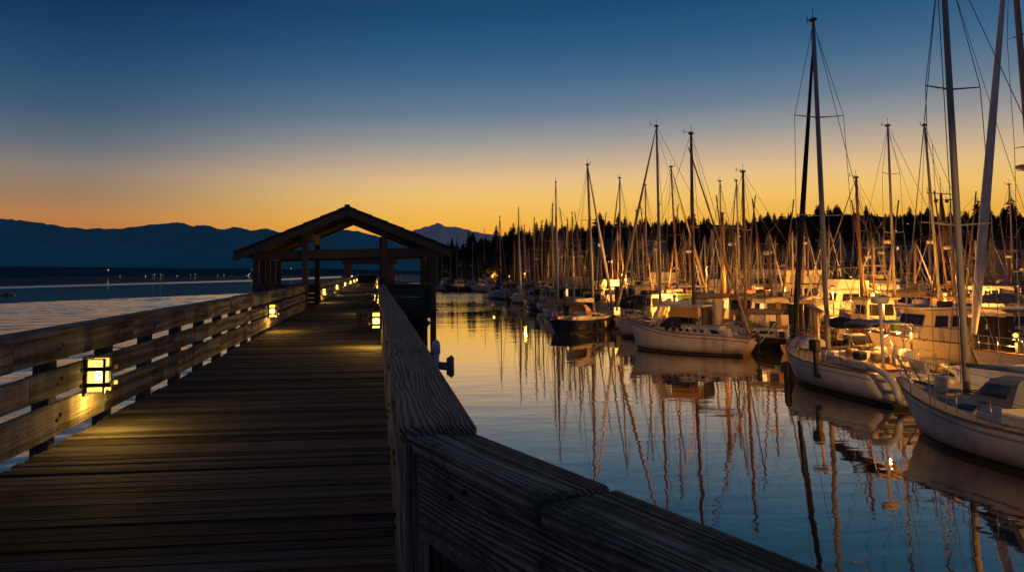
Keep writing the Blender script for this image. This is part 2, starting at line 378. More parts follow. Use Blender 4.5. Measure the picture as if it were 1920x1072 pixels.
# ------------------------------------------------------------------ water
def water(name, tint, scale, strength, dist, rough=0.02, refl=0.9, stretch=(0.35, 1.0, 1.0), patch=None, far=None):
    m = bpy.data.materials.new(name); m.use_nodes = True; nt = m.node_tree; nt.nodes.clear()
    o = N(nt, 'ShaderNodeOutputMaterial'); gl = N(nt, 'ShaderNodeBsdfGlossy'); df = N(nt, 'ShaderNodeBsdfDiffuse')
    gl.inputs['Roughness'].default_value = rough; gl.inputs['Color'].default_value = (1.0, 0.91, 0.80, 1)
    df.inputs['Color'].default_value = (*tint, 1)
    lw = N(nt, 'ShaderNodeLayerWeight', Blend=0.5)
    tg_ = ramp(nt, lw.outputs['Facing'], [(0.55, (.88, .66, .47, 1)), (0.78, (.96, .80, .66, 1)), (0.93, (1.0, .95, .86, 1))]); nt.links.new(tg_.outputs['Color'], gl.inputs['Color'])
    mr = N(nt, 'ShaderNodeMapRange'); mr.inputs['From Min'].default_value = 0.35; mr.inputs['From Max'].default_value = 0.95; mr.inputs['To Min'].default_value = 0.45; mr.inputs['To Max'].default_value = refl
    nt.links.new(lw.outputs['Facing'], mr.inputs['Value'])
    mx = N(nt, 'ShaderNodeMixShader'); nt.links.new(mr.outputs[0], mx.inputs[0]); nt.links.new(df.outputs[0], mx.inputs[1]); nt.links.new(gl.outputs[0], mx.inputs[2])
    nt.links.new(mx.outputs[0], o.inputs['Surface'])
    tc = N(nt, 'ShaderNodeTexCoord'); mp = N(nt, 'ShaderNodeMapping'); mp.inputs['Scale'].default_value = stretch; mp.inputs['Rotation'].default_value = (0, 0, R(8))
    nt.links.new(tc.outputs['Object'], mp.inputs['Vector'])
    h = None
    for sc_, am in scale:
        nz = N(nt, 'ShaderNodeTexNoise', Scale=sc_, Detail=2.0, Roughness=0.5, Distortion=0.3); nt.links.new(mp.outputs[0], nz.inputs['Vector'])
        q = N(nt, 'ShaderNodeMath', operation='MULTIPLY'); q.inputs[1].default_value = am; nt.links.new(nz.outputs['Fac'], q.inputs[0])
        if h is None: h = q.outputs[0]
        else:
            a = N(nt, 'ShaderNodeMath', operation='ADD'); nt.links.new(h, a.inputs[0]); nt.links.new(q.outputs[0], a.inputs[1]); h = a.outputs[0]
    if patch:
        pn = N(nt, 'ShaderNodeTexNoise', Scale=patch[0], Detail=3.0, Roughness=0.55)
        mp2 = N(nt, 'ShaderNodeMapping'); mp2.inputs['Scale'].default_value = (0.3, 1, 1); nt.links.new(tc.outputs['Object'], mp2.inputs['Vector']); nt.links.new(mp2.outputs[0], pn.inputs['Vector'])
        pr = N(nt, 'ShaderNodeMapRange'); pr.inputs['From Min'].default_value = 0.38; pr.inputs['From Max'].default_value = 0.64; pr.inputs['To Min'].default_value = patch[1]; pr.inputs['To Max'].default_value = patch[2]
        nt.links.new(pn.outputs['Fac'], pr.inputs['Value'])
        q = N(nt, 'ShaderNodeMath', operation='MULTIPLY'); nt.links.new(h, q.inputs[0]); nt.links.new(pr.outputs[0], q.inputs[1]); h = q.outputs[0]
    if far:                                      # the open reach by the breakwater is more ruffled than the berths
        sx = N(nt, 'ShaderNodeSeparateXYZ'); nt.links.new(tc.outputs['Object'], sx.inputs[0])
        fr_ = N(nt, 'ShaderNodeMapRange', interpolation_type='SMOOTHSTEP'); fr_.inputs['From Min'].default_value = far[0]; fr_.inputs['From Max'].default_value = far[1]; fr_.inputs['To Min'].default_value = 1.0; fr_.inputs['To Max'].default_value = far[2]
        nt.links.new(sx.outputs['Y'], fr_.inputs['Value']); q = N(nt, 'ShaderNodeMath', operation='MULTIPLY'); nt.links.new(h, q.inputs[0]); nt.links.new(fr_.outputs[0], q.inputs[1]); h = q.outputs[0]
    bp = N(nt, 'ShaderNodeBump', Strength=strength, Distance=dist)
    nt.links.new(h, bp.inputs['Height'])
    for nn in (gl, df): nt.links.new(bp.outputs['Normal'], nn.inputs['Normal'])
    return m
M['w_calm'] = water('calm_water', (0.13, 0.11, 0.09), [(0.5, 0.6), (1.6, 0.30), (5.0, 0.05)], 1.0, 0.020, 0.012, 0.95, patch=(0.05, 0.4, 1.4), far=(70, 150, 9.0))
M['w_smooth'] = water('smooth_sea', (0.015, 0.03, 0.04), [(0.4, 0.5)], 1.0, 0.01, 0.05, 0.9)
M['w_ripple'] = water('rippled_sea', (0.03, 0.035, 0.04), [(2.6, 0.5), (7.0, .2)], 1.0, 0.02, 0.14, 0.97, stretch=(0.35, 1, 1))
M['w_band'] = water('ruffled_band', (0.05, 0.05, 0.05), [(0.9, 1.0)], 1.0, 0.05, 0.30, 0.97)

def sheet(name, poly, z, mat):
    mb = MB(); mb.face([(x, y, z) for x, y in poly]); return mb.build(name, mat)
struct(sheet('sea_water', [(-25000, -400), (25000, -400), (25000, 40000), (-25000, 40000)], -0.012, M['w_smooth']), 'smooth dark blue sea water reaching to the far shore', 'water')
struct(sheet('harbour_water', [(-1.2, -60), (420, -60), (420, 420), (30, 420), (-6, 200), (-1.2, 60)], 0.0, M['w_calm']), 'calm harbour water mirroring masts and golden sky', 'water')
b = [on_z(px, py, 0) for px, py in ((-500, 592), (0, 569), (240, 559), (473, 549.5), (560, 545))]
import numpy as np
poly = [(-1.2, -60), (-1.2, 60), (-6, 200)] + [(p.x, p.y) for p in b[::-1]] + [(b[0].x, -60)]
def ripple_mesh(name, poly, x0, x1, y0, y1, dx, dy, mat):
    xs = np.arange(x0, x1, dx); ys = np.arange(y0, y1, dy); X, Y = np.meshgrid(xs, ys)
    rg = np.random.default_rng(4); Z = np.zeros_like(X)
    gust = 0.55 + 0.45 * np.sin(X * .045 + Y * .11 + 1.3 * np.sin(Y * .05 + X * .02)) * np.sin(Y * .031 - X * .06 + .7)
    gust = 0.35 + 0.9 * gust
    for k in range(22):
        lam = 0.7 * (8.5 ** rg.random()); th = R(90 + 8) + rg.normal(0, .42); amp = .0135 * lam ** 0.95 * rg.uniform(.6, 1.2); kk = 2 * PI / lam
        ph = rg.uniform(0, 6.28); q = kk * (X * math.cos(th) + Y * math.sin(th)) + ph + .9 * np.sin(.31 * X + .17 * Y + ph) + .6 * np.sin(.13 * X - .23 * Y + 2 * ph)
        Z += amp * np.sin(q)
    Z = Z * gust * 0.24 + 0.012
    inside = np.zeros(X.shape, bool); n = len(poly)
    for i in range(n):
        (ax, ay), (bx, by) = poly[i], poly[(i + 1) % n]
        c = ((ay > Y) != (by > Y)); xi = (bx - ax) * (Y - ay) / ((by - ay) or 1e-9) + ax; inside ^= c & (X < xi)
    ok = inside[:-1, :-1] & inside[1:, :-1] & inside[:-1, 1:] & inside[1:, 1:]
    idx = np.arange(X.size).reshape(X.shape)
    F_ = np.stack([idx[:-1, :-1][ok], idx[:-1, 1:][ok], idx[1:, 1:][ok], idx[1:, :-1][ok]], 1)
    used = np.unique(F_); mp = np.full(X.size, -1); mp[used] = np.arange(used.size)
    V = np.stack([X.ravel()[used], Y.ravel()[used], Z.ravel()[used]], 1); F_ = mp[F_]
    me = bpy.data.meshes.new(name); me.vertices.add(len(V)); me.vertices.foreach_set('co', V.astype(np.float32).ravel())
    me.loops.add(F_.size); me.loops.foreach_set('vertex_index', F_.astype(np.int32).ravel())
    me.polygons.add(len(F_)); me.polygons.foreach_set('loop_start', np.arange(0, F_.size, 4, dtype=np.int32)); me.polygons.foreach_set('loop_total', np.full(len(F_), 4, np.int32))
    me.polygons.foreach_set('use_smooth', np.ones(len(F_), bool)); me.update(calc_edges=True); me.validate()
    o = bpy.data.objects.new(name, me); col.objects.link(o); me.materials.append(mat); return o
struct(ripple_mesh('rippled_water', poly, -120, -1.2, 0, 225, .28, .20, M['w_ripple']), 'rippled grey brown water left of the boardwalk', 'water')
lo = [on_z(px, py, 0) for px, py in ((-400, 551), (0, 541), (240, 534), (473, 527.5), (640, 520.5))]
hi = [on_z(px, py, 0) for px, py in ((-400, 547.5), (0, 537.5), (240, 531), (473, 524.5), (640, 517.5))]
struct(sheet('ruffled_water_band', [(p.x, p.y) for p in lo] + [(p.x, p.y) for p in hi[::-1]], -0.006, M['w_band']), 'thin pale band of ruffled water before the far shore', 'water')
M['rock'] = plain('dark_riprap', (0.035, 0.042, 0.05), 0.9, var=0.3, scale=0.8)
# ------------------------------------------------------------------ far land
M['mtn'] = plain('haze_blue_mountain', (0.03, 0.40, 0.52), 1.0, var=0.15, scale=0.0006, spec=0.0)  # blue of the distant haze is put into this base colour
M['mtnfar'] = plain('haze_pale_peak', (0.85, 0.80, 0.82), 1.0, var=0.08, scale=0.0006, spec=0.0)  # very pale base colour stands in for haze over the far peak
M['lowland'] = plain('dark_lowland', (0.012, 0.12, 0.15), 1.0, var=0.2, scale=0.01, spec=0.0)
M['hill'] = plain('wooded_hill', (0.05, 0.045, 0.03), 1.0, var=0.3, scale=0.08, spec=0.0)

def lerp_profile(prof, px):
    for (a, ra), (b, rb) in zip(prof, prof[1:]):
        if a <= px <= b:
            t = (px - a) / (b - a); t = t * t * (3 - 2 * t) * 0.5 + t * 0.5
            return ra + (rb - ra) * t
    return prof[0][1] if px < prof[0][0] else prof[-1][1]

def ridge(name, prof, D, mat, step=8, front=0.72, seed=0, rough=0.10, rows=9, tip=0.0):
    secs = []
    px = prof[0][0]
    while px <= prof[-1][0]:
        crest = on_y(px, lerp_profile(prof, px), D)
        hgt = crest.z + tip * (noise.noise(Vector((px * 0.035, seed, 1))) + 0.35 * noise.noise(Vector((px * 0.12, seed, 5))) + .12 * noise.noise(Vector((px * 0.4, seed, 9))))
        sec = []
        for j in range(rows):
            t = j / (rows - 1)                # 0 at the foot, 1 at the crest
            y = D * (front + (1 - front) * t)
            x = crest.x
            n = noise.noise(Vector((x / D * 9 + seed, t * 2.2, seed))) + 0.5 * noise.noise(Vector((x / D * 26, t * 5, seed + 3)))
            z = hgt * (t ** 1.25) + hgt * rough * n * math.sin(PI * t) * 1.2
            sec.append((x, y, z if j else -12.0))
        sec.append((crest.x, D * 1.25, -12.0))
        secs.append(sec); px += step
    mb = MB(); mb.loft(secs); return mb.build(name, mat)

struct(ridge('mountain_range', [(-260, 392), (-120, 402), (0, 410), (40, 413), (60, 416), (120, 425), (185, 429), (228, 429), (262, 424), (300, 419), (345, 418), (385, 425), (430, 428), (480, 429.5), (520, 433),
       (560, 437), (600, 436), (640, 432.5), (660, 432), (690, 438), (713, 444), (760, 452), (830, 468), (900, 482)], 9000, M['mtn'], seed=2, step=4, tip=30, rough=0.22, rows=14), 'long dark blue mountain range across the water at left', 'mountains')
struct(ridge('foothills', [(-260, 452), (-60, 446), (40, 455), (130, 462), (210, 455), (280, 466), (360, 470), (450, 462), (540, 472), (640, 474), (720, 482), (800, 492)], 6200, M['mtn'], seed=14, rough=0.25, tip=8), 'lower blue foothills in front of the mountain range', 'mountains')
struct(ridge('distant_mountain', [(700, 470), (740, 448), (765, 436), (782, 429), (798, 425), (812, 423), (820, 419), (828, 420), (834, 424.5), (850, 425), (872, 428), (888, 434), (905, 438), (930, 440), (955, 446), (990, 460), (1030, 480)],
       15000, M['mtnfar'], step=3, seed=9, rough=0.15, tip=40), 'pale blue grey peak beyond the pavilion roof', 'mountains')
struct(ridge('far_shore', [(-300, 497), (-100, 499), (60, 500), (150, 500.5), (260, 501.5), (360, 503), (440, 503), (520, 504), (600, 503), (660, 505), (720, 506), (800, 508)], 2000, M['lowland'], step=3, front=0.74, seed=4, rough=0.3, tip=1.2),
       'low black wooded shore below the mountains', 'shore')

# tiny lamps of the settlement on the far shore
lampspots = [(203, 506), (225, 517), (269, 519), (273, 517), (286, 515), (290, 514.5), (301, 514.5), (305, 515.5), (332, 517), (357, 515), (366, 514.5), (388, 518), (408, 516), (420, 515), (432, 517.5), (440, 519), (457, 518), (463, 517), (466, 515.5), (468, 513),
             (472, 505.5), (511, 504), (537, 503.5), (546, 503.5), (660, 510)]
for i, (px, py) in enumerate(lampspots):
    base = on_z(px, 521.5 if px < 480 else 519, 0)
    Y = 1480.0
    p = on_y(px, py, Y)
    if i == 0:
        ls0 = thing('shore_lamp', 'tiny pale lamp on the black shore across the water', 'lamp', (p.x, Y, 0), 0, 'lamps along the far shore')
        MB().tube([(0, 0, -40), (0, 0, -0.7)], 0.12, 5).build('pole', M['iron'], ls0)
        MB().ball((0, 0, 0), 0.9, 8, 5).build('globe', M['whitelamp'], ls0)
        ls0.location = p; r = ls0
    else:
        s = rnd.uniform(0.3, 0.75)
        r = dup(ls0, p, scale=(s, s, s))
# thin channel markers standing in the smooth water at left
for k, (px, top, ft) in enumerate(((285.5, 533, 548), (300.5, 527, 553))):
    p = on_z(px, ft, 0); h = on_y(px, top, p.y).z
    t = thing('channel_marker', ('thin faint channel stake left of the brighter one' if k == 0 else 'taller pale channel stake standing in the dark water'), 'marker', (p.x, p.y, 0))
    MB().tube([(0, 0, -1), (0, 0, h)], [0.10, 0.07], 6).build('stake', M['whitecanvas'], t)
    MB().box((-0.12, -0.04, h - 0.5), (0.12, 0.04, h)).build('board', M['whitecanvas'], t)
# low dark islet / raft at the far left
p = on_z(14, 553.5, 0)
t = thing('swim_raft', 'small black raft floating on the dark water at far left', 'raft', (p.x, p.y, 0))
t.scale = (.55, .55, .5)
MB().box((-3.0, -1.2, -0.2), (3.0, 1.2, 0.5), 0.1).build('raft_deck', M['blackhull'], t)
MB().box((-1.0, -0.6, 0.5), (0.6, 0.6, 1.3), 0.1).build('locker', M['blackhull'], t)

# ------------------------------------------------------------------ wooded ridge behind the harbour
HO = -8
HP = [(800, 477), (850, 467), (900, 458), (950, 452), (1000, 447), (1060, 443), (1120, 440), (1200, 434), (1300, 430), (1350, 430), (1400, 432), (1450, 424), (1500, 415), (1560, 410), (1620, 412), (1690, 417), (1760, 414), (1830, 418), (1900, 416), (2100, 404)]
HP = [(a_, r_ + HO * min(1, max(-.6, (a_ - 960) / 160))) for a_, r_ in HP]
HD = 380.0
struct(ridge('harbour_hill', HP, HD, M['hill'], step=6, front=0.78, seed=6, rough=0.05, rows=10), 'dark wooded hill rising behind the crowded marina', 'hill')
def hill_z(px, t):
    crest = on_y(px, lerp_profile(HP, px), HD).z
    return crest * (t ** 1.25)

M['needles'] = plain('conifer_needles', (0.055, 0.052, 0.026), 0.95, var=0.3, scale=1.2, spec=0.1)
M['needles2'] = plain('fir_needles', (0.045, 0.046, 0.026), 0.95, var=0.3, scale=1.2, spec=0.1)
M['leaves'] = plain('broad_leaves', (0.05, 0.055, 0.022), 0.9, var=0.3, scale=1.5, spec=0.1)
M['bark'] = plain('bark', (0.06, 0.045, 0.035), 0.95, var=0.3, scale=3)

def conifer(seed, H=16.0, W=2.9, layers=17, bare=0.12, droop=0.35, gap=0.2):
    r = random.Random(seed); tr = MB(); cr_ = MB()
    tr.tube([(0, 0, -1.5), (0.05 * r.uniform(-1, 1), 0, H * 0.5), (0, 0, H * 0.97)], [0.24, 0.15, 0.03], 6)
    for i in range(layers):
        f = i / (layers - 1); z = H * (bare + (0.985 - bare) * f)
        rad = 1.9 * W * (1 - f) ** 0.72 * r.uniform(0.72, 1.15) + 0.14
        nb = max(7, int(15 - 6 * f))
        a0 = r.uniform(0, 6.28)
        for b in range(nb):
            if r.random() < gap * (1 - f): continue
            a = a0 + 2 * PI * b / nb + r.uniform(-0.25, 0.25); L = rad * r.uniform(0.6, 1.12)
            dx, dy = math.cos(a), math.sin(a); wd = L * r.uniform(0.22, 0.34); dr = L * droop * r.uniform(0.6, 1.5)
            z0 = z + r.uniform(-0.25, 0.25)
            root = Vector((0, 0, z0 + 0.12)); tipp = Vector((dx * L, dy * L, z0 - dr))
            mid = Vector((dx * L * 0.55, dy * L * 0.55, z0 - dr * 0.25)); sd = Vector((-dy, dx, 0)) * wd
            hang = Vector((0, 0, -0.18 * L))
            cr_.face([root, mid + sd + hang, tipp, mid + Vector((0, 0, 0.1))]); cr_.face([root, mid + Vector((0, 0, 0.1)), tipp, mid - sd + hang])
            for q in range(3):
                s_ = r.uniform(0.3, 0.95); c = root.lerp(tipp, s_); sg = r.choice((-1, 1)); e = Vector((-dy, dx, 0)) * sg * wd * r.uniform(0.6, 1.3)
                cr_.face([c, c + e * 0.7 + Vector((dx, dy, 0)) * 0.2 + Vector((0, 0, -0.25)), c + e + Vector((dx, dy, -0.6)) * 0.3])
    return tr, cr_
def broadleaf(seed, H=9.0, W=4.0):
    r = random.Random(seed); tr = MB(); cr_ = MB()
    tr.tube([(0, 0, -1.5), (0.1, 0, H * 0.35), (0.2, 0.1, H * 0.7)], [0.25, 0.18, 0.06], 6)
    cl = []
    for k in range(9):
        a = r.uniform(0, 6.28); d = W * 0.55 * r.uniform(0.1, 1); c = Vector((math.cos(a) * d, math.sin(a) * d, H * r.uniform(0.42, 0.9))); cl.append((c, W * r.uniform(0.22, 0.4)))
        tr.tube([(0.1, 0, H * 0.35), tuple(c)], [0.09, 0.03], 5)
    for c, q in cl:
        for j in range(90):
            d = Vector((r.gauss(0, 1), r.gauss(0, 1), r.gauss(0, 0.8))).normalized() * q * r.uniform(0.55, 1.1)
            p = c + d; s = r.uniform(0.16, 0.34)
            u = Vector((r.gauss(0, 1), r.gauss(0, 1), r.gauss(0, 1))).normalized() * s; v = u.cross(Vector((r.gauss(0, 1), r.gauss(0, 1), r.gauss(0, 1)))).normalized() * s
            cr_.face([p - u, p + v, p + u, p - v])
    return tr, cr_
protos = []
specs = [(11, 17, 3.0, 22, .06, .35, .15), (12, 19, 2.6, 24, .08, .3, .2), (13, 15, 3.1, 20, .04, .4, .1), (14, 20, 3.2, 24, .1, .4, .2), (15, 13, 3.0, 18, .05, .3, .15), (16, 19, 2.5, 22, .12, .3, .25)]
def place_tree(k, loc, rot, s, label=None, group='conifers on the ridge behind the marina', fat=1.0):
    key = ('c', k)
    for kk, o in protos:
        if kk == key:
            return dup(o, loc, rot, label=label or 'dark pointed conifer standing along the ridge behind the marina', scale=(s * fat, s * fat, s), group=group)
    tr, cr_ = conifer(*specs[k])
    o = thing('conifer_tree', label or 'dark pointed conifer standing along the ridge behind the marina', 'tree', loc, rot, group)
    tr.build('trunk', M['bark'], o); cr_.build('crown', M['needles'] if k % 2 else M['needles2'], o, fix=False)
    o.scale = (s, s, s); protos.append((key, o)); return o
rt = random.Random(3)
nt_ = 0
px = 838.0
while px < 1960 and nt_ < 215:                  # along the crest, some taller stems breaking the line
    t = rt.uniform(0.90, 1.0); Y = HD * (0.78 + 0.22 * t)
    s = rt.choice((0.2, 0.22, 0.26, 0.3, 0.34, 0.5)) * rt.uniform(0.85, 1.2)
    if 940 < px < 1060 and rt.random() < 0.35: s *= 1.35
    if px < 930: s *= 0.9
    if px > 1480: s *= 0.75
    c = on_y(px, lerp_profile(HP, px), HD)
    place_tree(rt.randrange(6), (c.x * Y / HD, Y, hill_z(px, t) - 0.4), rt.uniform(0, 6), s, fat=rt.choice((1.0, 1.3, 1.7, 2.1))); nt_ += 1
    px += rt.uniform(3.6, 7.4)
for k in range(78):                             # on the face of the hill
    px = rt.uniform(835, 1950); t = rt.uniform(0.45, 0.88); Y = HD * (0.78 + 0.22 * t)
    c = on_y(px, lerp_profile(HP, px), HD)
    place_tree(rt.randrange(6), (c.x * Y / HD, Y, hill_z(px, t) - 0.4), rt.uniform(0, 6), rt.uniform(0.5, 0.75))
# the two big firs at the right, nearer on the shore
for px, top, Y, k, lab in ((1832, 371, 250, 2, 'broad tall fir rising above the ridge behind the white leaning sail'), (1894, 366, 250, 0, 'tall layered fir above the lit house at far right'), (1440, 419, 330, 3, 'lone taller conifer between the thick orange mast and the black furled sail')):
    top_ = on_y(px, top, Y); H = specs[k][1]
    g = top_.z - 12.0; s = g / H
    place_tree(k, (top_.x, Y, 12.0), 0.4, s, lab, None).pop('group', None)
# orange-lit broadleaf tree on the quay
p = on_y(921, 512, 178)
tr, cr_ = broadleaf(5, 6.2, 4.8)
t = thing('broadleaf_tree', 'rounded bushy tree lit orange on the far quay', 'tree', (p.x, 178, 1.6)); tr.build('trunk', M['bark'], t); cr_.build('crown', M['leaves'], t, fix=False)

# quay shore below the hill and the rock breakwater
q = [on_z(px, py, 0) for px, py in ((790, 536), (860, 537), (940, 537), (1100, 537))]
mb = MB()
mb.box((25, 292, -3), (520, 330, 2.2)); struct(mb.build('quay_ground', M['rock']), 'low dark quay along the foot of the wooded hill', 'quay')
def rocks(name, a, b, n, hgt, wid, seed):
    r = random.Random(seed); mb = MB(); a = Vector(a); b = Vector(b); d = (b - a); dn = d.normalized(); pr = Vector((-dn.y, dn.x, 0))
    for i in range(n):
        u = r.random(); v = r.uniform(-1, 1); h = hgt * (1 - abs(v)) * r.uniform(0.8, 1.1)
        c = a + d * u + pr * v * wid + Vector((0, 0, h - 0.5)); s = r.uniform(0.7, 1.6)
        secs = []
        ph = r.uniform(0, 6)
        for k in range(5):
            th = PI * (k + 0.05) / 4.1
            secs.append([c + Vector((math.sin(th) * math.cos(ph + 2 * PI * j / 6) * s * r.uniform(.8, 1.2), math.sin(th) * math.sin(ph + 2 * PI * j / 6) * s * r.uniform(.8, 1.2), -math.cos(th) * s * 0.8)) for j in range(6)])
        mb.loft(secs, close=True, caps=True, smooth=False)
    mb.box((min(a.x, b.x), min(a.y, b.y) - 2, -1), (max(a.x, b.x), max(a.y, b.y) + 2, hgt * 0.5))
    return mb.build(name, M['rock'])
tag(rocks('rock_breakwater', (13.5, 205, 0), (46, 200, 0), 420, 2.1, 4.5, 8), 'dark rock breakwater ending the far side of the harbour', 'breakwater')

# houses on the hill, mostly dark, a few lit windows
def house(px, row, Y, wd, hh, roofc, wallc, lit, label, z0=None):
    p = on_y(px, row, Y); z0 = p.z
    t = thing('hillside_house', label, 'house', (p.x, Y, z0), R(rnd.uniform(-12, 12)))
    MB().box((-wd / 2, -3.5, -4), (wd / 2, 3.5, hh)).build('wall', wallc, t)
    rf = MB(); rf.loft([[(-wd / 2 - .5, -4.1, hh), (-wd / 2 - .5, 0, hh + 2.0), (-wd / 2 - .5, 4.1, hh)], [(wd / 2 + .5, -4.1, hh), (wd / 2 + .5, 0, hh + 2.0), (wd / 2 + .5, 4.1, hh)]], close=True, caps=True, smooth=False)
    rf.build('roof', roofc, t)
    n = max(2, int(wd / 2.4))
    for i in range(n):
        x = -wd / 2 + wd * (i + 0.5) / n
        for fl in range(int(hh // 2.7)):
            f = MB().box((x - .65, -3.58, 0.8 + fl * 2.7), (x + .65, -3.52, 2.1 + fl * 2.7)).build('window', M['litwin'] if (i, fl) in lit else M['glass'], t)
            MB().box((x - .75, -3.56, 0.68 + fl * 2.7), (x + .75, -3.505, 0.79 + fl * 2.7)).build('sill', M['greyhull'], f)
    return t
gw = plain('house_wall_grey', (0.20, 0.21, 0.22), 0.8); dw = plain('house_wall_dark', (0.09, 0.09, 0.095), 0.8); ow = plain('house_wall_ochre', (0.42, 0.30, 0.20), 0.8)
house(1648, 474, 300, 12, 5.4, M['roof'], gw, {}, 'grey two storey hillside house right of the bare tall mast')
house(1598, 475, 305, 9, 3, M['roof'], dw, {}, 'dark low hillside house left of the grey one')
house(1690, 472, 300, 11, 3, M['roof'], gw, {(0, 0)}, 'long low grey house behind the fishing gantry')
house(1760, 476, 310, 9, 5.4, M['roof'], dw, {}, 'dark two storey house between the gantry and the tall white mast')
house(1228, 462, 330, 9, 3, M['roof'], gw, {(1, 0)}, 'grey cottage high on the hill above the covered boats')
house(1130, 466, 330, 8, 3, M['roof'], dw, {(0, 0)}, 'dark cottage among the conifers left of the tall mast pair')
house(1905, 520, 130, 9.5, 5.4, M['roof'], ow, {}, 'ochre two storey waterfront house at the far right edge')
# settlement lamps on the hill
for i, (px, py, Y) in enumerate(((1642, 421, 372), (1702, 420, 372), (1764, 413, 375), (1318, 449, 352), (1088, 461, 352), (1230, 479, 320), (1049, 466, 345), (1205, 465, 345), (1772, 430, 360), (1650, 459, 300), (1680, 433, 360), (1097, 463, 350))):
    p = on_y(px, py, Y)
    if i == 0:
        hl0 = thing('hillside_lamp', 'small pale street lamp shining on the dark wooded hill', 'lamp', p, 0, 'street lamps on the hill')
        MB().tube([(0, 0, -6), (0, 0, -0.2)], 0.06, 5).build('pole', M['iron'], hl0); MB().ball((0, 0, 0), 0.26, 8, 5).build('globe', M['whitelamp'], hl0)
    else: dup(hl0, p)
# ------------------------------------------------------------------ the boardwalk pier
DZ = 3.34
XL, XR = -2.95, 0.16
pier = thing('boardwalk_pier', 'long weathered timber boardwalk on dark piles running out to the pavilion', 'pier', (0, 0, 0))
mb = MB(); y = -2.2; rp_ = random.Random(5)
while y < 112:
    wd = 0.138; far = y > 60
    g = rp_.uniform(0.008, 0.016); dz = rp_.uniform(-0.007, 0.005); tl = rp_.uniform(-0.006, 0.006)
    x0 = XL + rp_.uniform(-0.02, 0.02); x1 = (1.9 if y < 2.25 else XR + rp_.uniform(0, 0.03))
    if 30.0 < y < 37.4: x0, x1 = -5.2, 2.55
    ax = Vector((1, rp_.uniform(-.0015, .0015), tl * 0.25)).normalized(); az = Vector((0, tl * 3, 1)); az = (az - ax * az.dot(ax)).normalized(); ay = az.cross(ax)
    mb.obox(((x0 + x1) / 2, y + wd / 2, DZ - 0.025 + dz), ax, ay, az, (x1 - x0) / 2, (wd - g) / 2, 0.025, 0.0 if far else 0.006)
    y += wd
mb.build('deck', M['deck'], pier)
mb = MB()
for x in (-2.86, -1.9, -0.95, -0.02):
    mb.box((x - .06, -2, DZ - .36), (x + .06, 112, DZ - .055))
mb.build('stringer', M['post'], pier)
for yy in range(0, 112, 6):
    y_ = yy + 1.0
    wide = 30 < y_ < 38
    for x in (-2.6, -0.1):
        MB().tube([(x, y_, -3), (x + .02, y_, DZ - .36)], [0.19, 0.165], 12).build('pile', M['pile'], pier)
    MB().box((-2.95, y_ - .13, DZ - .66), (0.2, y_ + .13, DZ - .365)).build('cross_beam', M['post'], pier)

ZC = DZ + 1.07
def rail_run(root, p0, p1, side, mat, capmat, cap_seg=3.6, post_gap=1.42, boards=((0.785, 1.018), (0.475, 0.71), (0.11, 0.413)), cap_over=0.02, capdrop=0.0, posts=True, first=0.6, capw=0.25):
    """rail from p0 to p1 (xy) whose inner face is the given line; side=+1 puts the posts to the left of the direction"""
    p0 = Vector((*p0, 0)); p1 = Vector((*p1, 0)); d = (p1 - p0); L = d.length; d /= L
    nrm = Vector((-d.y, d.x, 0)) * side          # outward
    Z = Vector((0, 0, 1)); r = random.Random(int(L * 100))
    ax = d
    def piece(mb, s0, s1, n0, n1, z0, z1, bev=0.006):
        c = p0 + ax * ((s0 + s1) / 2) + nrm * ((n0 + n1) / 2) + Z * ((z0 + z1) / 2 + DZ)
        mb.obox(c, ax, nrm, Z, (s1 - s0) / 2, (n1 - n0) / 2, (z1 - z0) / 2, bev)
    for bi, (z0, z1) in enumerate(boards):
        mb = MB(); s = -r.uniform(0.2, 2.5) if bi else -0.9
        while s < L:
            e = s + r.choice((2.84, 4.26)) if bi else s + 2.84
            j = r.uniform(-0.004, 0.004)
            a, b_ = max(s, 0) + 0.003, min(e, L) - 0.003
            if b_ - a > 0.1: piece(mb, a, b_, 0.0 + j, 0.05 + j, z0 + r.uniform(-.006, .006), z1 + r.uniform(-.006, .004))
            s = e
        mb.build('rail_board', mat, root)
    s = -r.uniform(0.3, 1.5)
    while s < L:
        e = s + cap_seg * r.uniform(0.85, 1.1); a, b_ = max(s, 0) + 0.004, min(e, L) - 0.004
        if b_ - a > 0.1:
            mb = MB(); jz = r.uniform(-0.006, 0.006); jn = r.uniform(-0.008, 0.008)
            piece(mb, a, b_, -cap_over + jn, capw - cap_over + jn, 1.02 - capdrop + jz, 1.07 - capdrop + jz, 0.009); mb.build('cap_board', capmat, root)
        s = e
    if posts:
        k = 0; s = first
        while s < L:
            if k < 95:
                mb = MB(); piece(mb, s - .075, s + .075, 0.055, 0.205, -0.75, 1.018, 0.006); mb.build('post', M['post'], root)
            s += post_gap; k += 1

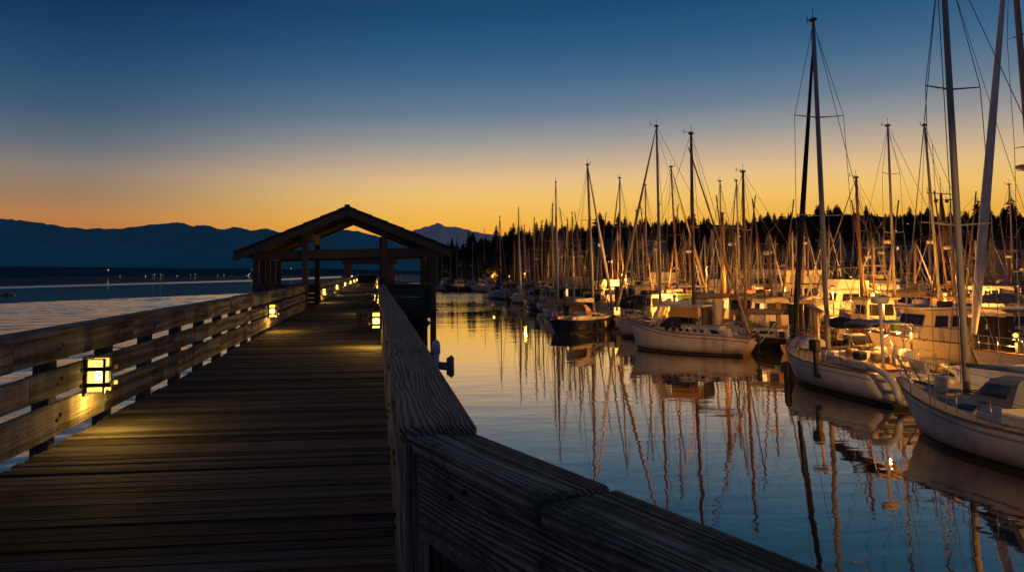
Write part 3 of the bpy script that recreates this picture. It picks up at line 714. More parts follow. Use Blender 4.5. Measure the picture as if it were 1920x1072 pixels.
lr = thing('timber_railing', 'weathered three board timber railing with lanterns along the left edge of the boardwalk', 'railing', (0, 0, 0))
rail_run(lr, (-2.87, -1.5), (-2.87, 30.3), +1, M['rail'], M['rail'], first=1.5 + 6.98 - 1.42 * 6 + 1.42)
rr = thing('timber_railing', 'thick topped timber railing with a grained cap along the right edge of the boardwalk', 'railing', (0, 0, 0))
rail_run(rr, (0.10, 2.36), (0.10, 29.6), -1, M['rail'], M['cap'], cap_seg=3.2, first=0.1)
mb = MB(); mb.box((0.092, 2.34, DZ - 0.2), (0.165, 2.50, ZC - 0.055), 0.008); mb.build('end_board', M['railv'], rr)
def bolts(root, x, ys, zs, nx, r=.016):
    for y_ in ys:
        for z_ in zs:
            for dy in (-.035, .04):
                MB().tube([(x, y_ + dy, DZ + z_ + dy * .5), (x + nx * .008, y_ + dy, DZ + z_ + dy * .5), (x + nx * .013, y_ + dy, DZ + z_ + dy * .5)], [r, r, r * .6], 8).build('bolt', M['iron'], root)
bolts(lr, -2.869, [1.5 + 6.98 - 1.42 * 6 + 1.42 - 1.5 + 1.42 * k for k in range(2, 9)], (.90, .59, .27), 1)
bolts(rr, .099, [2.46 + 1.42 * k for k in range(1, 4)], (.90, .59, .27), -1)
# the flared near section
fl = thing('timber_railing', 'dark mossy timber railing angling away at the lower right corner', 'railing', (0, 0, 0))
_a = on_z(896, 797, ZC - .03); _b = on_z(1640, 1072, ZC - .03); dr = Vector((_b.x - _a.x, _b.y - _a.y)).normalized(); A = Vector((0.115, 2.335)); B = A + dr * 5.2
fl_m = M['mossy']
p0, p1 = A, B
ang = math.atan2(dr.y, dr.x)
sub = thing('tmp', '', '', (A.x, A.y, 0), ang); 
def flpiece(name, s0, s1, n0, n1, z0, z1, mat, bev=0.01):
    # local x runs along the section; outward (to the water) is local +y
    mb = MB(); mb.box((s0, n0, z0 + DZ), (s1, n1, z1 + DZ), bev); o = mb.build(name, mat, fl); o.location = (A.x, A.y, 0); o.rotation_euler = (0, 0, ang); return o
bpy.data.objects.remove(sub)
flpiece('cap_board', 0.02, 0.715, -0.015, 0.115, 0.99, 1.045, fl_m); flpiece('cap_board', 0.02, 0.70, 0.119, 0.215, 0.985, 1.035, M['capx'])
flpiece('cap_board', 0.72, 3.0, -0.02, 0.215, 0.975, 1.035, fl_m, 0.014); flpiece('cap_board', 3.01, 5.2, -0.015, 0.215, 0.98, 1.04, fl_m)
flpiece('rail_board', 0.03, 3.3, 0.0, 0.05, 0.905, 0.983, fl_m); flpiece('rail_board', 0.03, 2.4, 0.004, 0.055, 0.735, 0.90, fl_m); flpiece('rail_board', 2.41, 5.2, 0.002, 0.055, 0.735, 0.90, fl_m)
flpiece('rail_board', 3.31, 5.2, 0.0, 0.05, 0.905, 0.978, fl_m)
flpiece('rail_board', 0.03, 5.2, 0.0, 0.05, 0.40, 0.62, fl_m); flpiece('rail_board', 0.03, 5.2, 0.0, 0.05, 0.11, 0.36, fl_m)
for s in (0.30, 1.72):
    for z_ in (.94, .24):
        for ds in (-.04, .045):
            q_ = Vector((s + ds, -.001, z_ + DZ + ds * .4)); o = MB().tube([q_, q_ + Vector((0, -.008, 0)), q_ + Vector((0, -.013, 0))], [.009, .009, .005], 8).build('bolt', M['iron'], fl); o.location = (A.x, A.y, 0); o.rotation_euler = (0, 0, ang)
for s in (0.30, 1.72, 3.14, 4.56): flpiece('post', s - .075, s + .075, 0.058, 0.208, -0.75, 0.972, M['post'])
# railings beyond the pavilion
lr2 = thing('timber_railing', 'far left railing running on beyond the pavilion with a row of lit lanterns', 'railing', (0, 0, 0))
rail_run(lr2, (-2.87, 37.4), (-2.87, 112), +1, M['rail'], M['rail'], first=0.2, post_gap=1.8)
rr2 = thing('timber_railing', 'far right railing behind the benches beyond the pavilion', 'railing', (0, 0, 0))
rail_run(rr2, (0.10, 37.4), (0.10, 112), -1, M['rail'], M['cap'], first=0.2, post_gap=1.8)

# ------------------------------------------------------------------ lanterns on the rails
def make_lantern(label):
    t = thing('rail_lantern', label, 'lantern', (0, 0, 0), 0, 'lit lanterns on the boardwalk railings')
    W_ = 0.085
    mb = MB()
    for sx in (-1, 1):
        for sy in (-1, 1):
            mb.box((0.11 + sx * W_ - .011, sy * W_ - .011, -0.165), (0.11 + sx * W_ + .011, sy * W_ + .011, 0.165))
    mb.build('corner_bar', M['iron'], t)
    mb = MB()
    for z in (-0.085, 0.07):
        for s in (-1, 1):
            mb.box((0.11 + s * (W_ + .02) - .011, -0.155, z - .02), (0.11 + s * (W_ + .02) + .011, 0.155, z + .02))
            mb.box((0.11 - 0.125, s * (W_ + .02) - .011, z - .019), (0.11 + 0.155, s * (W_ + .02) + .011, z + .021))
    mb.build('cross_bar', M['iron'], t)
    mb = MB(); mb.box((-0.005, -0.1, -0.19), (0.022, 0.1, 0.19)); mb.build('back_plate', M['rail'], t)
    mb = MB(); mb.box((0.11 - W_ + .01, -W_ + .01, 0.150), (0.11 + W_ - .01, W_ - .01, 0.156)); mb.build('lid', M['iron'], t)
    g = W_ - 0.014
    for a, b in (((0.11 + g, -g, -.15), (0.11 + g + .003, g, .16)), ((0.11 - g, g, -.15), (0.11 + g, g + .003, .16)), ((0.11 - g, -g - .003, -.15), (0.11 + g, -g, .16))):
        MB().box(a, b).build('glass_pane', M['pane'], t)
    MB().ball((0.11, 0, -0.01), 0.032, 10, 6, 1.9).build('bulb', M['bulb'], t)
    return t
ltL = [(on_x(186, 702, -2.75).y, 'lit cage lantern on the left railing, nearest the camera'), (on_x(511, 580, -2.76).y, 'lit lantern on the left railing just before the pavilion'), (38.6, 'lit lantern on the left railing just past the pavilion'),
       (51, 'second lit lantern on the left railing past the pavilion'), (64, 'third lit lantern on the left railing past the pavilion'), (77, 'fourth lit lantern on the left railing past the pavilion'), (89, 'fifth lit lantern on the left railing past the pavilion'), (101, 'sixth lit lantern on the left railing past the pavilion')]
ltR = [(15.3, 'lit lantern on the right railing beside the near bench'), (27.5, 'lit lantern on the right railing at the pavilion'), (53, 'lit lantern on the right railing beyond the second bench'), (74, 'small lit lantern far along the right railing'), (95, 'farthest lit lantern on the right railing')]
lan0 = None
def lamp(name, loc, energy, rgb, radius=0.05, parent=None):
    l = bpy.data.lights.new(name, 'POINT'); l.energy = energy; l.color = rgb; l.shadow_soft_size = radius
    o = bpy.data.objects.new(name, l); col.objects.link(o); o.location = loc
    if parent: o.parent = parent
    return o
LW = 30.0
for lst, x, rz in ((ltL, -2.868, 0.0), (ltR, 0.098, PI)):
    for y_, lab in lst:
        if lan0 is None:
            lan0 = make_lantern(lab); t = lan0; t.location = (x, y_, DZ + 0.56); t.rotation_euler = (0, 0, rz)
        else: t = dup(lan0, (x, y_, DZ + 0.56), rz, lab)
        lamp('lantern_light', (0.21, 0, -0.13), LW, (1.0, 0.54, 0.08), 0.05, t)

# ------------------------------------------------------------------ benches
def bench(y0, L, label, prev=None):
    t = thing('park_bench', label, 'bench', (0, y0, DZ), 0, 'benches along the right railing')
    mb = MB()
    for i in range(3): mb.box((-0.56 + i * 0.165, 0, 0.45), (-0.405 + i * 0.165, L, 0.50), 0.006)
    mb.build('seat', M['rail'], t)
    mb = MB()
    for z in (0.62, 0.80):
        u = (z - 0.5) * 0.28
        mb.obox((-0.085 + u, L / 2, z + .03), Vector((0, 1, 0)), Vector((0.96, 0, -0.27)).normalized(), Vector((0.27, 0, 0.96)).normalized(), L / 2, 0.02, 0.075, 0.005)
    mb.build('backrest', M['post'], t)
    for yy in (0.18, L - 0.18):
        mb = MB(); mb.box((-0.50, yy - .045, 0), (-0.41, yy + .045, 0.448)); mb.build('leg', M['post'], t)
        mb = MB(); mb.beam((-0.14, yy, 0), (0.0, yy, 0.92), 0.09, 0.07); mb.build('leg', M['post'], t)
        mb = MB(); mb.box((-0.55, yy - .03, 0.39), (-0.12, yy + .03, 0.447)); mb.build('rail', M['post'], t)
    return t
bench(19.4, 2.0, 'near bench with a slanted back against the right railing before the pavilion')
bench(44.0, 2.0, 'second bench from the camera, just past the pavilion')
bench(62.0, 2.0, 'third bench on the right side of the far boardwalk')
bench(84.0, 2.0, 'farthest bench near the end of the boardwalk')

# ------------------------------------------------------------------ rod holder pipe on the right rail
t = thing('rod_holder_pipe', 'pale blue capped pipe with a dark tee handle fixed outside the right railing', 'pipe', (0.385, 4.75, DZ)); t.scale = (.8, .8, 1.0)
MB().tube([(-0.03, 0, 0.55), (0, 0, 1.06)], 0.032, 16).build('pipe', M['pvc'], t)
cp = MB().tube([(0.0, 0, 1.03), (0.001, 0, 1.075), (0.0015, 0, 1.105), (0.002, 0, 1.118)], [0.037, 0.037, 0.03, 0.012], 16).build('cap', M['pvc'], t)
MB().tube([(0.0, 0, 0.955), (0.105, 0, 0.945)], 0.026, 12).build('tee_arm', M['pvcdark'], t)
MB().tube([(0.112, 0, 0.88), (0.118, 0, 0.89), (0.118, 0, 1.0), (0.112, 0, 1.01)], [0.018, 0.032, 0.032, 0.018], 14).build('tee_handle', M['pvcdark'], t)
MB().box((-0.10, -0.03, 0.72), (0.02, 0.03, 0.76)).build('bracket', M['iron'], t)

# ------------------------------------------------------------------ pavilion
Y0, Y1 = 30.2, 37.2
pv = thing('pier_pavilion', 'dark open timber pavilion with a shingled gable roof over the boardwalk', 'pavilion', (0, 0, 0))
def P(px, py, y): return on_y(px, py, y)
ridge_f = P(651, 386, Y0 - 0.9); eL = P(437, 473, Y0 - 0.9); eR = P(846, 464, Y0 - 0.9)
def slab(nm, a, b, th, y0, y1, mat, parent, rows=1):
    mb = MB()
    dn = Vector((a.z - b.z, 0, b.x - a.x)).normalized()
    if dn.z < 0: dn = -dn
    for k in range(rows):
        p = a.lerp(b, k / rows); q = a.lerp(b, min(1, (k + 1.12) / rows)); lift = 0.035 * ((rows - k) % 2) + 0.002 * k if rows > 1 else 0
        n0 = len(mb.v)
        sec = lambda y: [Vector((p.x, y, p.z)) + dn * (lift * .3), Vector((q.x, y, q.z)) + dn * (lift * .3 + (0.02 if rows > 1 else 0)), Vector((q.x, y, q.z)) - dn * th, Vector((p.x, y, p.z)) - dn * th]
        mb.loft([sec(y0), sec(y1)], close=True, caps=True, smooth=False)
    return mb.build(nm, mat, parent)
ya, yb = Y0 - 0.9, Y1 + 0.2
rl = slab('roof', ridge_f, eL, 0.05, ya, yb, M['roof'], pv, rows=13)
rr_ = slab('roof', ridge_f, eR, 0.05, ya, yb, M['roof'], pv, rows=13)
dnz = Vector((0, 0, 0.075))
for e in (eL, eR):
    slab('roof_boarding', ridge_f - dnz, e - dnz, 0.09, ya + 0.04, yb - 0.04, M['darkwood'], pv)
    mb = MB(); off = Vector((0, 0, -0.26)); yv = Vector((0, 1, 0))
    a = Vector((ridge_f.x, ya + .06, ridge_f.z)) + off; b_ = Vector((e.x, ya + .06, e.z)) + off
    mb.beam(a, b_, 0.07, 0.22); mb.build('barge_board', M['beamwood'], pv)
    for yy in (Y0 + 0.05, Y0 + 3.4, Y1 - 0.1):
        mb = MB(); a = Vector((ridge_f.x, yy, ridge_f.z)) + off * .80; b_ = Vector((e.x, yy, e.z)) + off * .80
        a = a.lerp(b_, 0.0); b_ = a.lerp(b_, 0.93); mb.beam(a, b_, 0.10, 0.13); mb.build('rafter', M['beamwood'], pv)
mb = MB(); mb.box((ridge_f.x - .11, ya - .02, ridge_f.z - .02), (ridge_f.x + .11, yb, ridge_f.z + .06), 0.02); mb.build('ridge_cap', M['roof'], pv)
bl = P(475, 479, Y0); br = P(818, 471.5, Y0)
mb = MB(); mb.beam((bl.x, Y0, bl.z), (br.x, Y0, br.z), 0.16, 0.36, 0.008); mb.build('tie_beam', M['beamwood'], pv)
mb = MB(); mb.beam((bl.x, Y1 - .1, bl.z - .0), (br.x, Y1 - .1, br.z), 0.16, 0.32); mb.build('tie_beam', M['beamwood'], pv)
for x in (bl.x + .12, br.x - .12):
    mb = MB(); z = (bl if x < 0 else br).z; mb.box((x - .09, Y0 + .09, z - .12), (x + .09, Y1 - .19, z + .18)); mb.build('side_beam', M['beamwood'], pv)
def pst(px, y, zt, w_=0.2, zb=DZ - 0.02):
    x = P(px, 520, y).x; mb = MB(); mb.box((x - w_ / 2, y - w_ / 2, zb), (x + w_ / 2, y + w_ / 2, zt), 0.008); mb.build('post', M['darkwood'], pv); return x
rz = lambda x: (ridge_f.z + (eL.z - ridge_f.z) * (ridge_f.x - x) / (ridge_f.x - eL.x)) if x < ridge_f.x else (ridge_f.z + (eR.z - ridge_f.z) * (x - ridge_f.x) / (eR.x - ridge_f.x))
zl = bl.z - .19; zr_ = br.z - .19
for px, y in ((478, Y0 + .02), (490, Y0 + 1.75), (505, Y0 + 3.2), (518, Y0 + 4.9), (531, Y1 - .1)): 
    x = bl.x + .12; mb = MB(); mb.box((x - .12, y - .1, DZ - .02), (x + .12, y + .1, zl + .06), 0.008); mb.build('post', M['darkwood'], pv)
for y in (Y0 + .03, Y0 + 2.3, Y1 - .1):
    x = br.x - .14; mb = MB(); mb.box((x - .12, y - .1, DZ - 2.6 if y < Y0 + 1 else DZ - .02), (x + .12, y + .1, zr_ + .06), 0.008); mb.build('post', M['darkwood'], pv)
for px, y in ((572, Y0 - .17), (721, Y0 - .17), (595, Y1 - .28), (716, Y1 - .28)):
    x = P(px, 520, y).x; mb = MB(); mb.box((x - .125, y - .1, DZ - .02), (x + .125, y + .08, rz(x) - .3), 0.008); mb.build('post', M['darkwood'], pv)
a = P(578, 440, Y0 + .9); b_ = P(600, 462, Y0 + 2.8)
mb = MB(); mb.beam((P(574, 436, Y0).x, Y0 + .1, P(574, 438, Y0).z), (P(598, 460, Y1 - .3).x, Y1 - .4, P(598, 452, Y1).z), 0.06, 0.5); mb.build('purlin', M['beamwood'], pv)
# half-height walls of the platform bays
zt = DZ + 1.02
def wallrun(x0, y0, x1, y1, mat, nm='bay_wall', nb=5):
    for i in range(nb):
        mb = MB(); z0 = DZ - .12 + i * (1.12 / nb); mb.beam((x0, y0, z0 + .1), (x1, y1, z0 + .1), 0.05, 1.12 / nb - 0.012, 0.004); mb.build('wall_board', mat, pv)
    mb = MB(); mb.beam((x0, y0, zt + .03), (x1, y1, zt + .03), 0.2, 0.05, 0.008); mb.build('wall_cap', M['beamwood'], pv)
xr = br.x - .14
wallrun(0.36, Y0 + .02, xr - .13, Y0 + .02, M['teal']); wallrun(xr, Y0 + .2, xr, Y1 - .25, M['teal']); wallrun(0.4, Y1 - .1, xr - .13, Y1 - .1, M['teal'])
xl = bl.x + .12
wallrun(xl + .13, Y0 + .05, -3.1, Y0 + .05, M['darkwood']); wallrun(xl, Y0 + .2, xl, Y1 - .25, M['darkwood']); wallrun(xl + .13, Y1 - .1, -3.0, Y1 - .1, M['darkwood'])
for (x0, x1) in ((-5.25, -3.0), (0.2, xr + .12)):
    mb = MB()
    for yy in (Y0 + .0, Y0 + 2.4, Y0 + 4.8, Y1 - .1): mb.box((x0, yy - .09, DZ - .34), (x1, yy + .09, DZ - .055))
    mb.build('floor_beam', M['pile'], pv)
    for yy in (Y0 + .05, Y0 + 3.4, Y1 - .2):
        for x in (x0 + .35, x1 - .55): MB().tube([(x, yy, -3), (x, yy, DZ - .345)], 0.2, 12).build('pile', M['pile'], pv)
mb = MB(); mb.beam((xr - .2, Y0 + .05, DZ - .45), (0.4, Y0 + .05, 0.6), 0.12, 0.25); mb.build('brace', M['pile'], pv)
mb = MB(); mb.box((.25, Y0 + .12, -1), (xr - .42, Y0 + .2, DZ - .35)); mb.build('bulkhead', M['pile'], pv)
# shelter at the far end of the pier
e0 = 112.0
pe = thing('end_shelter', 'dark flat roofed shelter closing the far end of the boardwalk', 'shelter', (0, e0, DZ))
a = P(642, 492, e0); b_ = P(745, 492, e0)
mb = MB(); mb.box((a.x, -0.5, a.z - DZ - .2), (b_.x, 7, a.z - DZ + .5), 0.05); mb.build('roof', M['roof'], pe)
mb = MB(); mb.box((a.x + .3, 0, -.8), (a.x + 1.3, 6, a.z - DZ - .2)); mb.build('side_wall', M['darkwood'], pe)
mb = MB(); mb.box((b_.x - 1.9, 0, -.8), (b_.x - .4, 6, a.z - DZ - .2)); mb.build('side_wall', M['darkwood'], pe)
mb = MB(); mb.box((a.x + .3, -.5, -0.4), (b_.x - .4, 6.5, 0)); mb.build('floor', M['deck'], pe)
mb = MB(); mb.box((a.x + .3, 6.4, 0), (b_.x - .4, 6.5, 1.1)); mb.build('back_rail', M['darkwood'], pe)
for x in (a.x + .8, 0, b_.x - 1): MB().tube([(x, 2, -7), (x, 2, -.4)], .25, 10).build('pile', M['pile'], pe)
p = P(668, 512, e0 - .5)
t = thing('lamp_post', 'thin pale lamp post at the far end of the boardwalk', 'lamp post', (P(671, 515, 111).x, 111, DZ))
MB().tube([(0, 0, 0), (0, 0, 2.0)], 0.05, 6).build('pole', M['steel'], t); MB().ball((-.9, 0, 1.0), 0.14, 8, 5).build('globe', M['whitelamp'], t); MB().tube([(0, 0, 1.1), (-.8, 0, 1.05)], 0.03, 5).build('arm', M['steel'], t)
# ------------------------------------------------------------------ boats
class Hull:
    """local frame: +x bow, +y port, z up from the waterline; origin amidships"""
    def __init__(h, L, B, fb=1.0, bow=1.45, stern=1.05, over_b=0.9, over_s=0.5, tr=0.66, full=0.45, flare=2.4, bot=-0.45):
        h.L, h.B, h.fb, h.bow, h.stern, h.ob, h.os, h.tr, h.full, h.flare, h.bot = L, B, fb, bow, stern, over_b, over_s, tr, full, flare, bot
    def half(h, s):
        f = h.full
        if s < f: u = s / f; k = h.tr + (1 - h.tr) * math.sin(u * PI / 2)
        else: u = (s - f) / (1 - f); k = max(0.012, (1 - u ** 2.1)) ** 0.85
        return h.B / 2 * k
    def sheer(h, s):
        if s > 0.4: return h.fb + (h.bow - h.fb) * ((s - .4) / .6) ** 1.8
        return h.fb + (h.stern - h.fb) * ((.4 - s) / .4) ** 2
    def pt(h, s, z, side, off=0.0):
        zs = h.sheer(s); t = max(0.0, min(1.0, (zs - z) / (zs - h.bot)))
        w_ = h.half(s) * max(0.0, 1 - t ** h.flare) ** 0.6 + off
        x = -h.L / 2 + h.L * s + (h.os * (1 - s) ** 3 - h.ob * s ** 3) * t
        if s > 0.98: x += off
        return Vector((x, side * w_, z))
    def S(h, s): return -h.L / 2 + h.L * s
    def make(h, mat, parent, n=18, m=8, stripe='antifoul', rub=None, deck='nonskid', sheerline=None):
        ss = [1 - (1 - i / (n - 1)) ** 1.25 for i in range(n)]
        mb = MB(); secs = []
        for s in ss:
            zs = h.sheer(s)
            L_ = [h.pt(s, zs + (h.bot - zs) * (k / (m - 1)), 1) for k in range(m)]
            Rr = [h.pt(s, zs + (h.bot - zs) * (k / (m - 1)), -1) for k in range(m)]
            secs.append(L_ + Rr[::-1])
        mb.loft(secs)
        mb.f.append(tuple(range(2 * m))); mb.sm.append(False)
        mb.build('hull', M[mat], parent)
        mb = MB(); secs = []
        for s in ss:
            zs = h.sheer(s) - 0.03; a = h.pt(s, zs, 1, -.015); b_ = h.pt(s, zs, -1, .0); b_.y = -a.y
            secs.append([a, Vector((a.x, a.y * .5, zs + .04)), Vector((a.x, 0, zs + .06)), Vector((a.x, -a.y * .5, zs + .04)), b_])
        mb.loft(secs); mb.build('deck', M[deck], parent)
        def band(nm, z0f, z1f, mt, off):
            mb = MB()
            for side in (1, -1):
                mb.loft([[h.pt(s, z0f(s), side, off), h.pt(s, (z0f(s) + z1f(s)) / 2, side, off * 1.4), h.pt(s, z1f(s), side, off)] for s in ss])
            mb.build(nm, M[mt], parent)
        if stripe: band('boot_stripe', lambda s: 0.02, lambda s: 0.13 + 0.05 * s * s, stripe, 0.008)
        if sheerline: band('sheer_stripe', lambda s: h.sheer(s) - .20, lambda s: h.sheer(s) - .15, sheerline, 0.008)
        if rub:
            mb = MB()
            for side in (1, -1): mb.tube([h.pt(s, h.sheer(s), side, .0) + Vector((0, 0, .015)) for s in ss], 0.032, 6)
            mb.build('toe_rail', M[rub], parent)

def trunk(x0, x1, w0, w1, z0, h0, h1, front=0.5, aft=0.1, inset=0.16, rnd_=True):
    """coachroof: x0 aft, x1 forward, widths, base z, heights aft / forward, raked ends, sides leaning in"""
    mb = MB(); secs = []
    n = 7
    for i in range(n + 1):
        t = i / n; x = x0 + (x1 - x0) * t; wv = w0 + (w1 - w0) * t; hv = h0 + (h1 - h0) * t
        xt = x0 + aft + (x1 - front - x0 - aft) * t
        secs.append([(x, wv / 2, z0), (xt, wv / 2 - inset * .7, z0 + hv * .85), (xt, wv / 2 - inset * 1.3, z0 + hv), (xt, 0, z0 + hv + .06),
                     (xt, -wv / 2 + inset * 1.3, z0 + hv), (xt, -wv / 2 + inset * .7, z0 + hv * .85), (x, -wv / 2, z0)])
    mb.loft(secs, caps=True, smooth=False); return mb
def side_pt(x, x0, x1, w0, w1, z0, h0, h1, front, aft, inset, u, side, off=0.02):
    t = (x - x0) / (x1 - x0); wv = w0 + (w1 - w0) * t; hv = h0 + (h1 - h0) * t
    xt = x0 + aft + (x1 - front - x0 - aft) * t
    return Vector((x + (xt - x) * u, side * (wv / 2 - inset * .7 * u / .85 + off), z0 + hv * u))
def side_window(T, xa, xb, u0, u1, side, off=0.012):
    q = [side_pt(xa, *T, u0, side, off), side_pt(xb, *T, u0, side, off), side_pt(xb, *T, u1, side, off), side_pt(xa, *T, u1, side, off)]
    q2 = [p - Vector((0, side * .03, 0)) for p in q]
    return MB().loft([q, q2], close=True, caps=True, smooth=False)

def canvas_roll(p, q, r, seed=0, n=9):
    r_ = random.Random(seed); p, q = Vector(p), Vector(q); pts = []; rs = []
    for i in range(n):
        t = i / (n - 1); pts.append(p.lerp(q, t) + Vector((0, r_.uniform(-.02, .02), r_.uniform(-.02, .02)))); rs.append(r * (1.15 - 0.5 * t) * r_.uniform(0.85, 1.12) * (0.55 if i in (0, n - 1) else 1))
    return MB().tube(pts, rs, 8)

def to_local(t, pw):
    return t.matrix_basis.inverted() @ Vector(pw)
def rig(t, h, foot, top, bow_x, stern_x, spreaders=(0.62,), jib=None, boom=None, boomlen=3.6, mast='alu', r=0.085, vane=True, wires=True, wr=0.013, spw=0.9, zfoot=None, jibside=None, lazy=None, foretop=1.0):
    """mast with shrouds, stays, spreaders, boom in the boat's own frame"""
    foot = Vector(foot); top = Vector(top); ax = top - foot
    m = MB(); m.tube([foot, foot.lerp(top, .5), foot.lerp(top, .85), top], [r, r, r * .85, r * .62], 10); mo = m.build('mast', M[mast], t)
    if vane:
        v = MB(); v.tube([top, top + Vector((0, 0, .55))], .012, 5); v.tube([top + Vector((-.1, 0, .1)), top + Vector((.45, 0, .16))], .014, 5); v.tube([top + Vector((.45, 0, .05)), top + Vector((.45, 0, .34))], .02, 5)
        v.box(top + Vector((-.14, -.09, -.05)), top + Vector((.16, .09, .07))); v.build('masthead_fitting', M['iron'], mo)
    tips = {}
    for f in spreaders:
        c = foot.lerp(top, f)
        for sd in (1, -1):
            tip = c + Vector((-.12, sd * spw * (1.1 - .35 * f), .06)); tips[(f, sd)] = tip
            MB().tube([c, tip], [.032, .02], 6).build('spreader', M[mast], mo)
    s = (foot.x + h.L / 2) / h.L
    hb = h.half(max(.05, min(.95, s))); zc = h.sheer(max(.05, min(.95, s)))
    if wires:
        for sd in (1, -1):
            pts = [Vector((foot.x - .1, sd * (hb - .08), zc))] + [tips[(f, sd)] for f in sorted(spreaders)] + [top - ax * .01]
            MB().tube(pts, wr, 5, caps=False).build('shroud', M['wire'], t)
            f0 = sorted(spreaders)[0] if spreaders else .5
            MB().tube([Vector((foot.x - .45, sd * (hb - .1), zc)), foot.lerp(top, f0 - .015)], wr, 5, caps=False).build('shroud', M['wire'], t)
        MB().tube([top, Vector((stern_x, 0.0, h.sheer(0.02) + .1))], wr, 5, caps=False).build('backstay', M['wire'], t)
    ft = foot.lerp(top, foretop)
    bw = Vector((bow_x, 0, h.sheer(.99) + .05))
    if jib:
        pts = [bw.lerp(ft, u) for u in (0.03, .10, .3, .6, .9, .985)]
        MB().tube(pts, [jib[1] * k for k in (.5, 1.0, 1.1, .8, .45, .2)], 8).build('furled_sail', M[jib[0]], t)
    elif wires:
        MB().tube([bw, ft], wr, 5, caps=False).build('forestay', M['wire'], t)
    if boom:
        a = foot + ax.normalized() * (1.15 if zfoot is None else zfoot); b_ = a + Vector((-boomlen, 0, .12))
        bo = MB().tube([a, b_], .065, 8).build('boom', M[mast], t)
        if boom != 'bare': canvas_roll(a + Vector((.05, 0, .14)), b_ + Vector((.25, 0, .10)), .19, seed=int(boomlen * 77)).build('sail_cover', M[boom], t)
        if lazy or wires: MB().tube([b_ + Vector((.1, 0, 0)), foot.lerp(top, .97)], wr * .8, 4, caps=False).build('topping_lift', M['wire'], t)
    return mo

def pulpit(h, t, s0=0.86, hgt=0.62, r=.018, mat='steel', sternp=True, s_end=0.04, lifel=True, nst=5):
    mb = MB(); top = []; side_pts = {1: [], -1: []}
    for side in (1, -1):
        for s in (s0, (s0 + 1) / 2, .985):
            side_pts[side].append(h.pt(s, h.sheer(s), side, -.06 if s < .97 else 0))
    tp = [p + Vector((0, 0, hgt)) for p in side_pts[1]]; tn = [p + Vector((0, 0, hgt)) for p in side_pts[-1]]
    nose = Vector((h.L / 2 + .22, 0, h.sheer(1) + hgt + .06))
    mb.tube([side_pts[1][0]] + tp + [nose] + tn[::-1] + [side_pts[-1][0]], r, 6)
    mid = [p + Vector((0, 0, hgt * .5)) for p in side_pts[1]] + [nose - Vector((.1, 0, hgt * .55))] + [p + Vector((0, 0, hgt * .5)) for p in side_pts[-1]][::-1]
    mb.tube(mid, r * .8, 6)
    for side in (1, -1): mb.tube([side_pts[side][1], side_pts[side][1] + Vector((0, 0, hgt))], r, 6)
    mb.build('bow_pulpit', M[mat], t)
    ends = {1: tp[0], -1: tn[0]}
    if lifel:
        for side in (1, -1):
            pts = [ends[side]]
            for i in range(nst):
                s = s0 - (s0 - .12) * (i + 1) / (nst + .3)
                b_ = h.pt(s, h.sheer(s), side, -.07)
                MB().tube([b_, b_ + Vector((0, 0, hgt))], r * .8, 5).build('stanchion', M[mat], t); pts.append(b_ + Vector((0, 0, hgt)))
            if sternp: pts.append(h.pt(.1, h.sheer(.1), side, -.1) + Vector((0, 0, hgt)))
            lf = MB(); lf.tube(pts, .008, 4, caps=False); lf.tube([pts[0] - Vector((0, 0, hgt * .48))] + [p - Vector((0, 0, hgt * .48)) for p in pts[1:]], .007, 4, caps=False); lf.build('lifeline', M['wire'], t)
    if sternp:
        mb = MB(); a = [h.pt(s, h.sheer(s), 1, -.1) for s in (.12, .03)]; b_ = [Vector((p.x, -p.y, p.z)) for p in a]
        up = Vector((0, 0, hgt)); mb.tube([a[0], a[0] + up, a[1] + up, b_[1] + up, b_[0] + up, b_[0]], r, 6)
        for p in (a[1], b_[1]): mb.tube([p, p + up], r, 6)
        mb.build('stern_rail', M[mat], t)

def dodger(t, x, w_, z, ln=1.0, hgt=0.75, mat='navy', fwd=1, win=True):
    mb = MB(); secs = []
    for i in range(5):
        u = i / 4; xx = x - fwd * ln * u; hh = hgt * (0.25 + 0.75 * math.sin(min(1, u * 1.5) * PI / 2)); ww = w_ * (0.92 + .08 * u)
        secs.append([Vector((xx, ww / 2 * math.copysign(min(1, abs(math.cos(a)) * 1.15), math.cos(a)), z + hh * min(1, math.sin(a) * 1.18))) for a in [PI * k / 10 for k in range(11)]])
    o = mb.loft(secs, smooth=True).build('dodger', M[mat], t)
    if win:
        for sd in (.28, -.28):
            q = MB(); c = [secs[1][5], secs[2][5]]
            q.face([secs[1][5] + Vector((fwd * .03, sd * w_ - .16 * w_, .0)), secs[1][5] + Vector((fwd * .03, sd * w_ + .16 * w_, 0)), secs[1][5] * .5 + secs[0][5] * .5 + Vector((fwd * .04, sd * w_ + .16 * w_, -.06)), secs[1][5] * .5 + secs[0][5] * .5 + Vector((fwd * .04, sd * w_ - .16 * w_, -.06))])
            q.build('window', M['glass'], o)
    return o
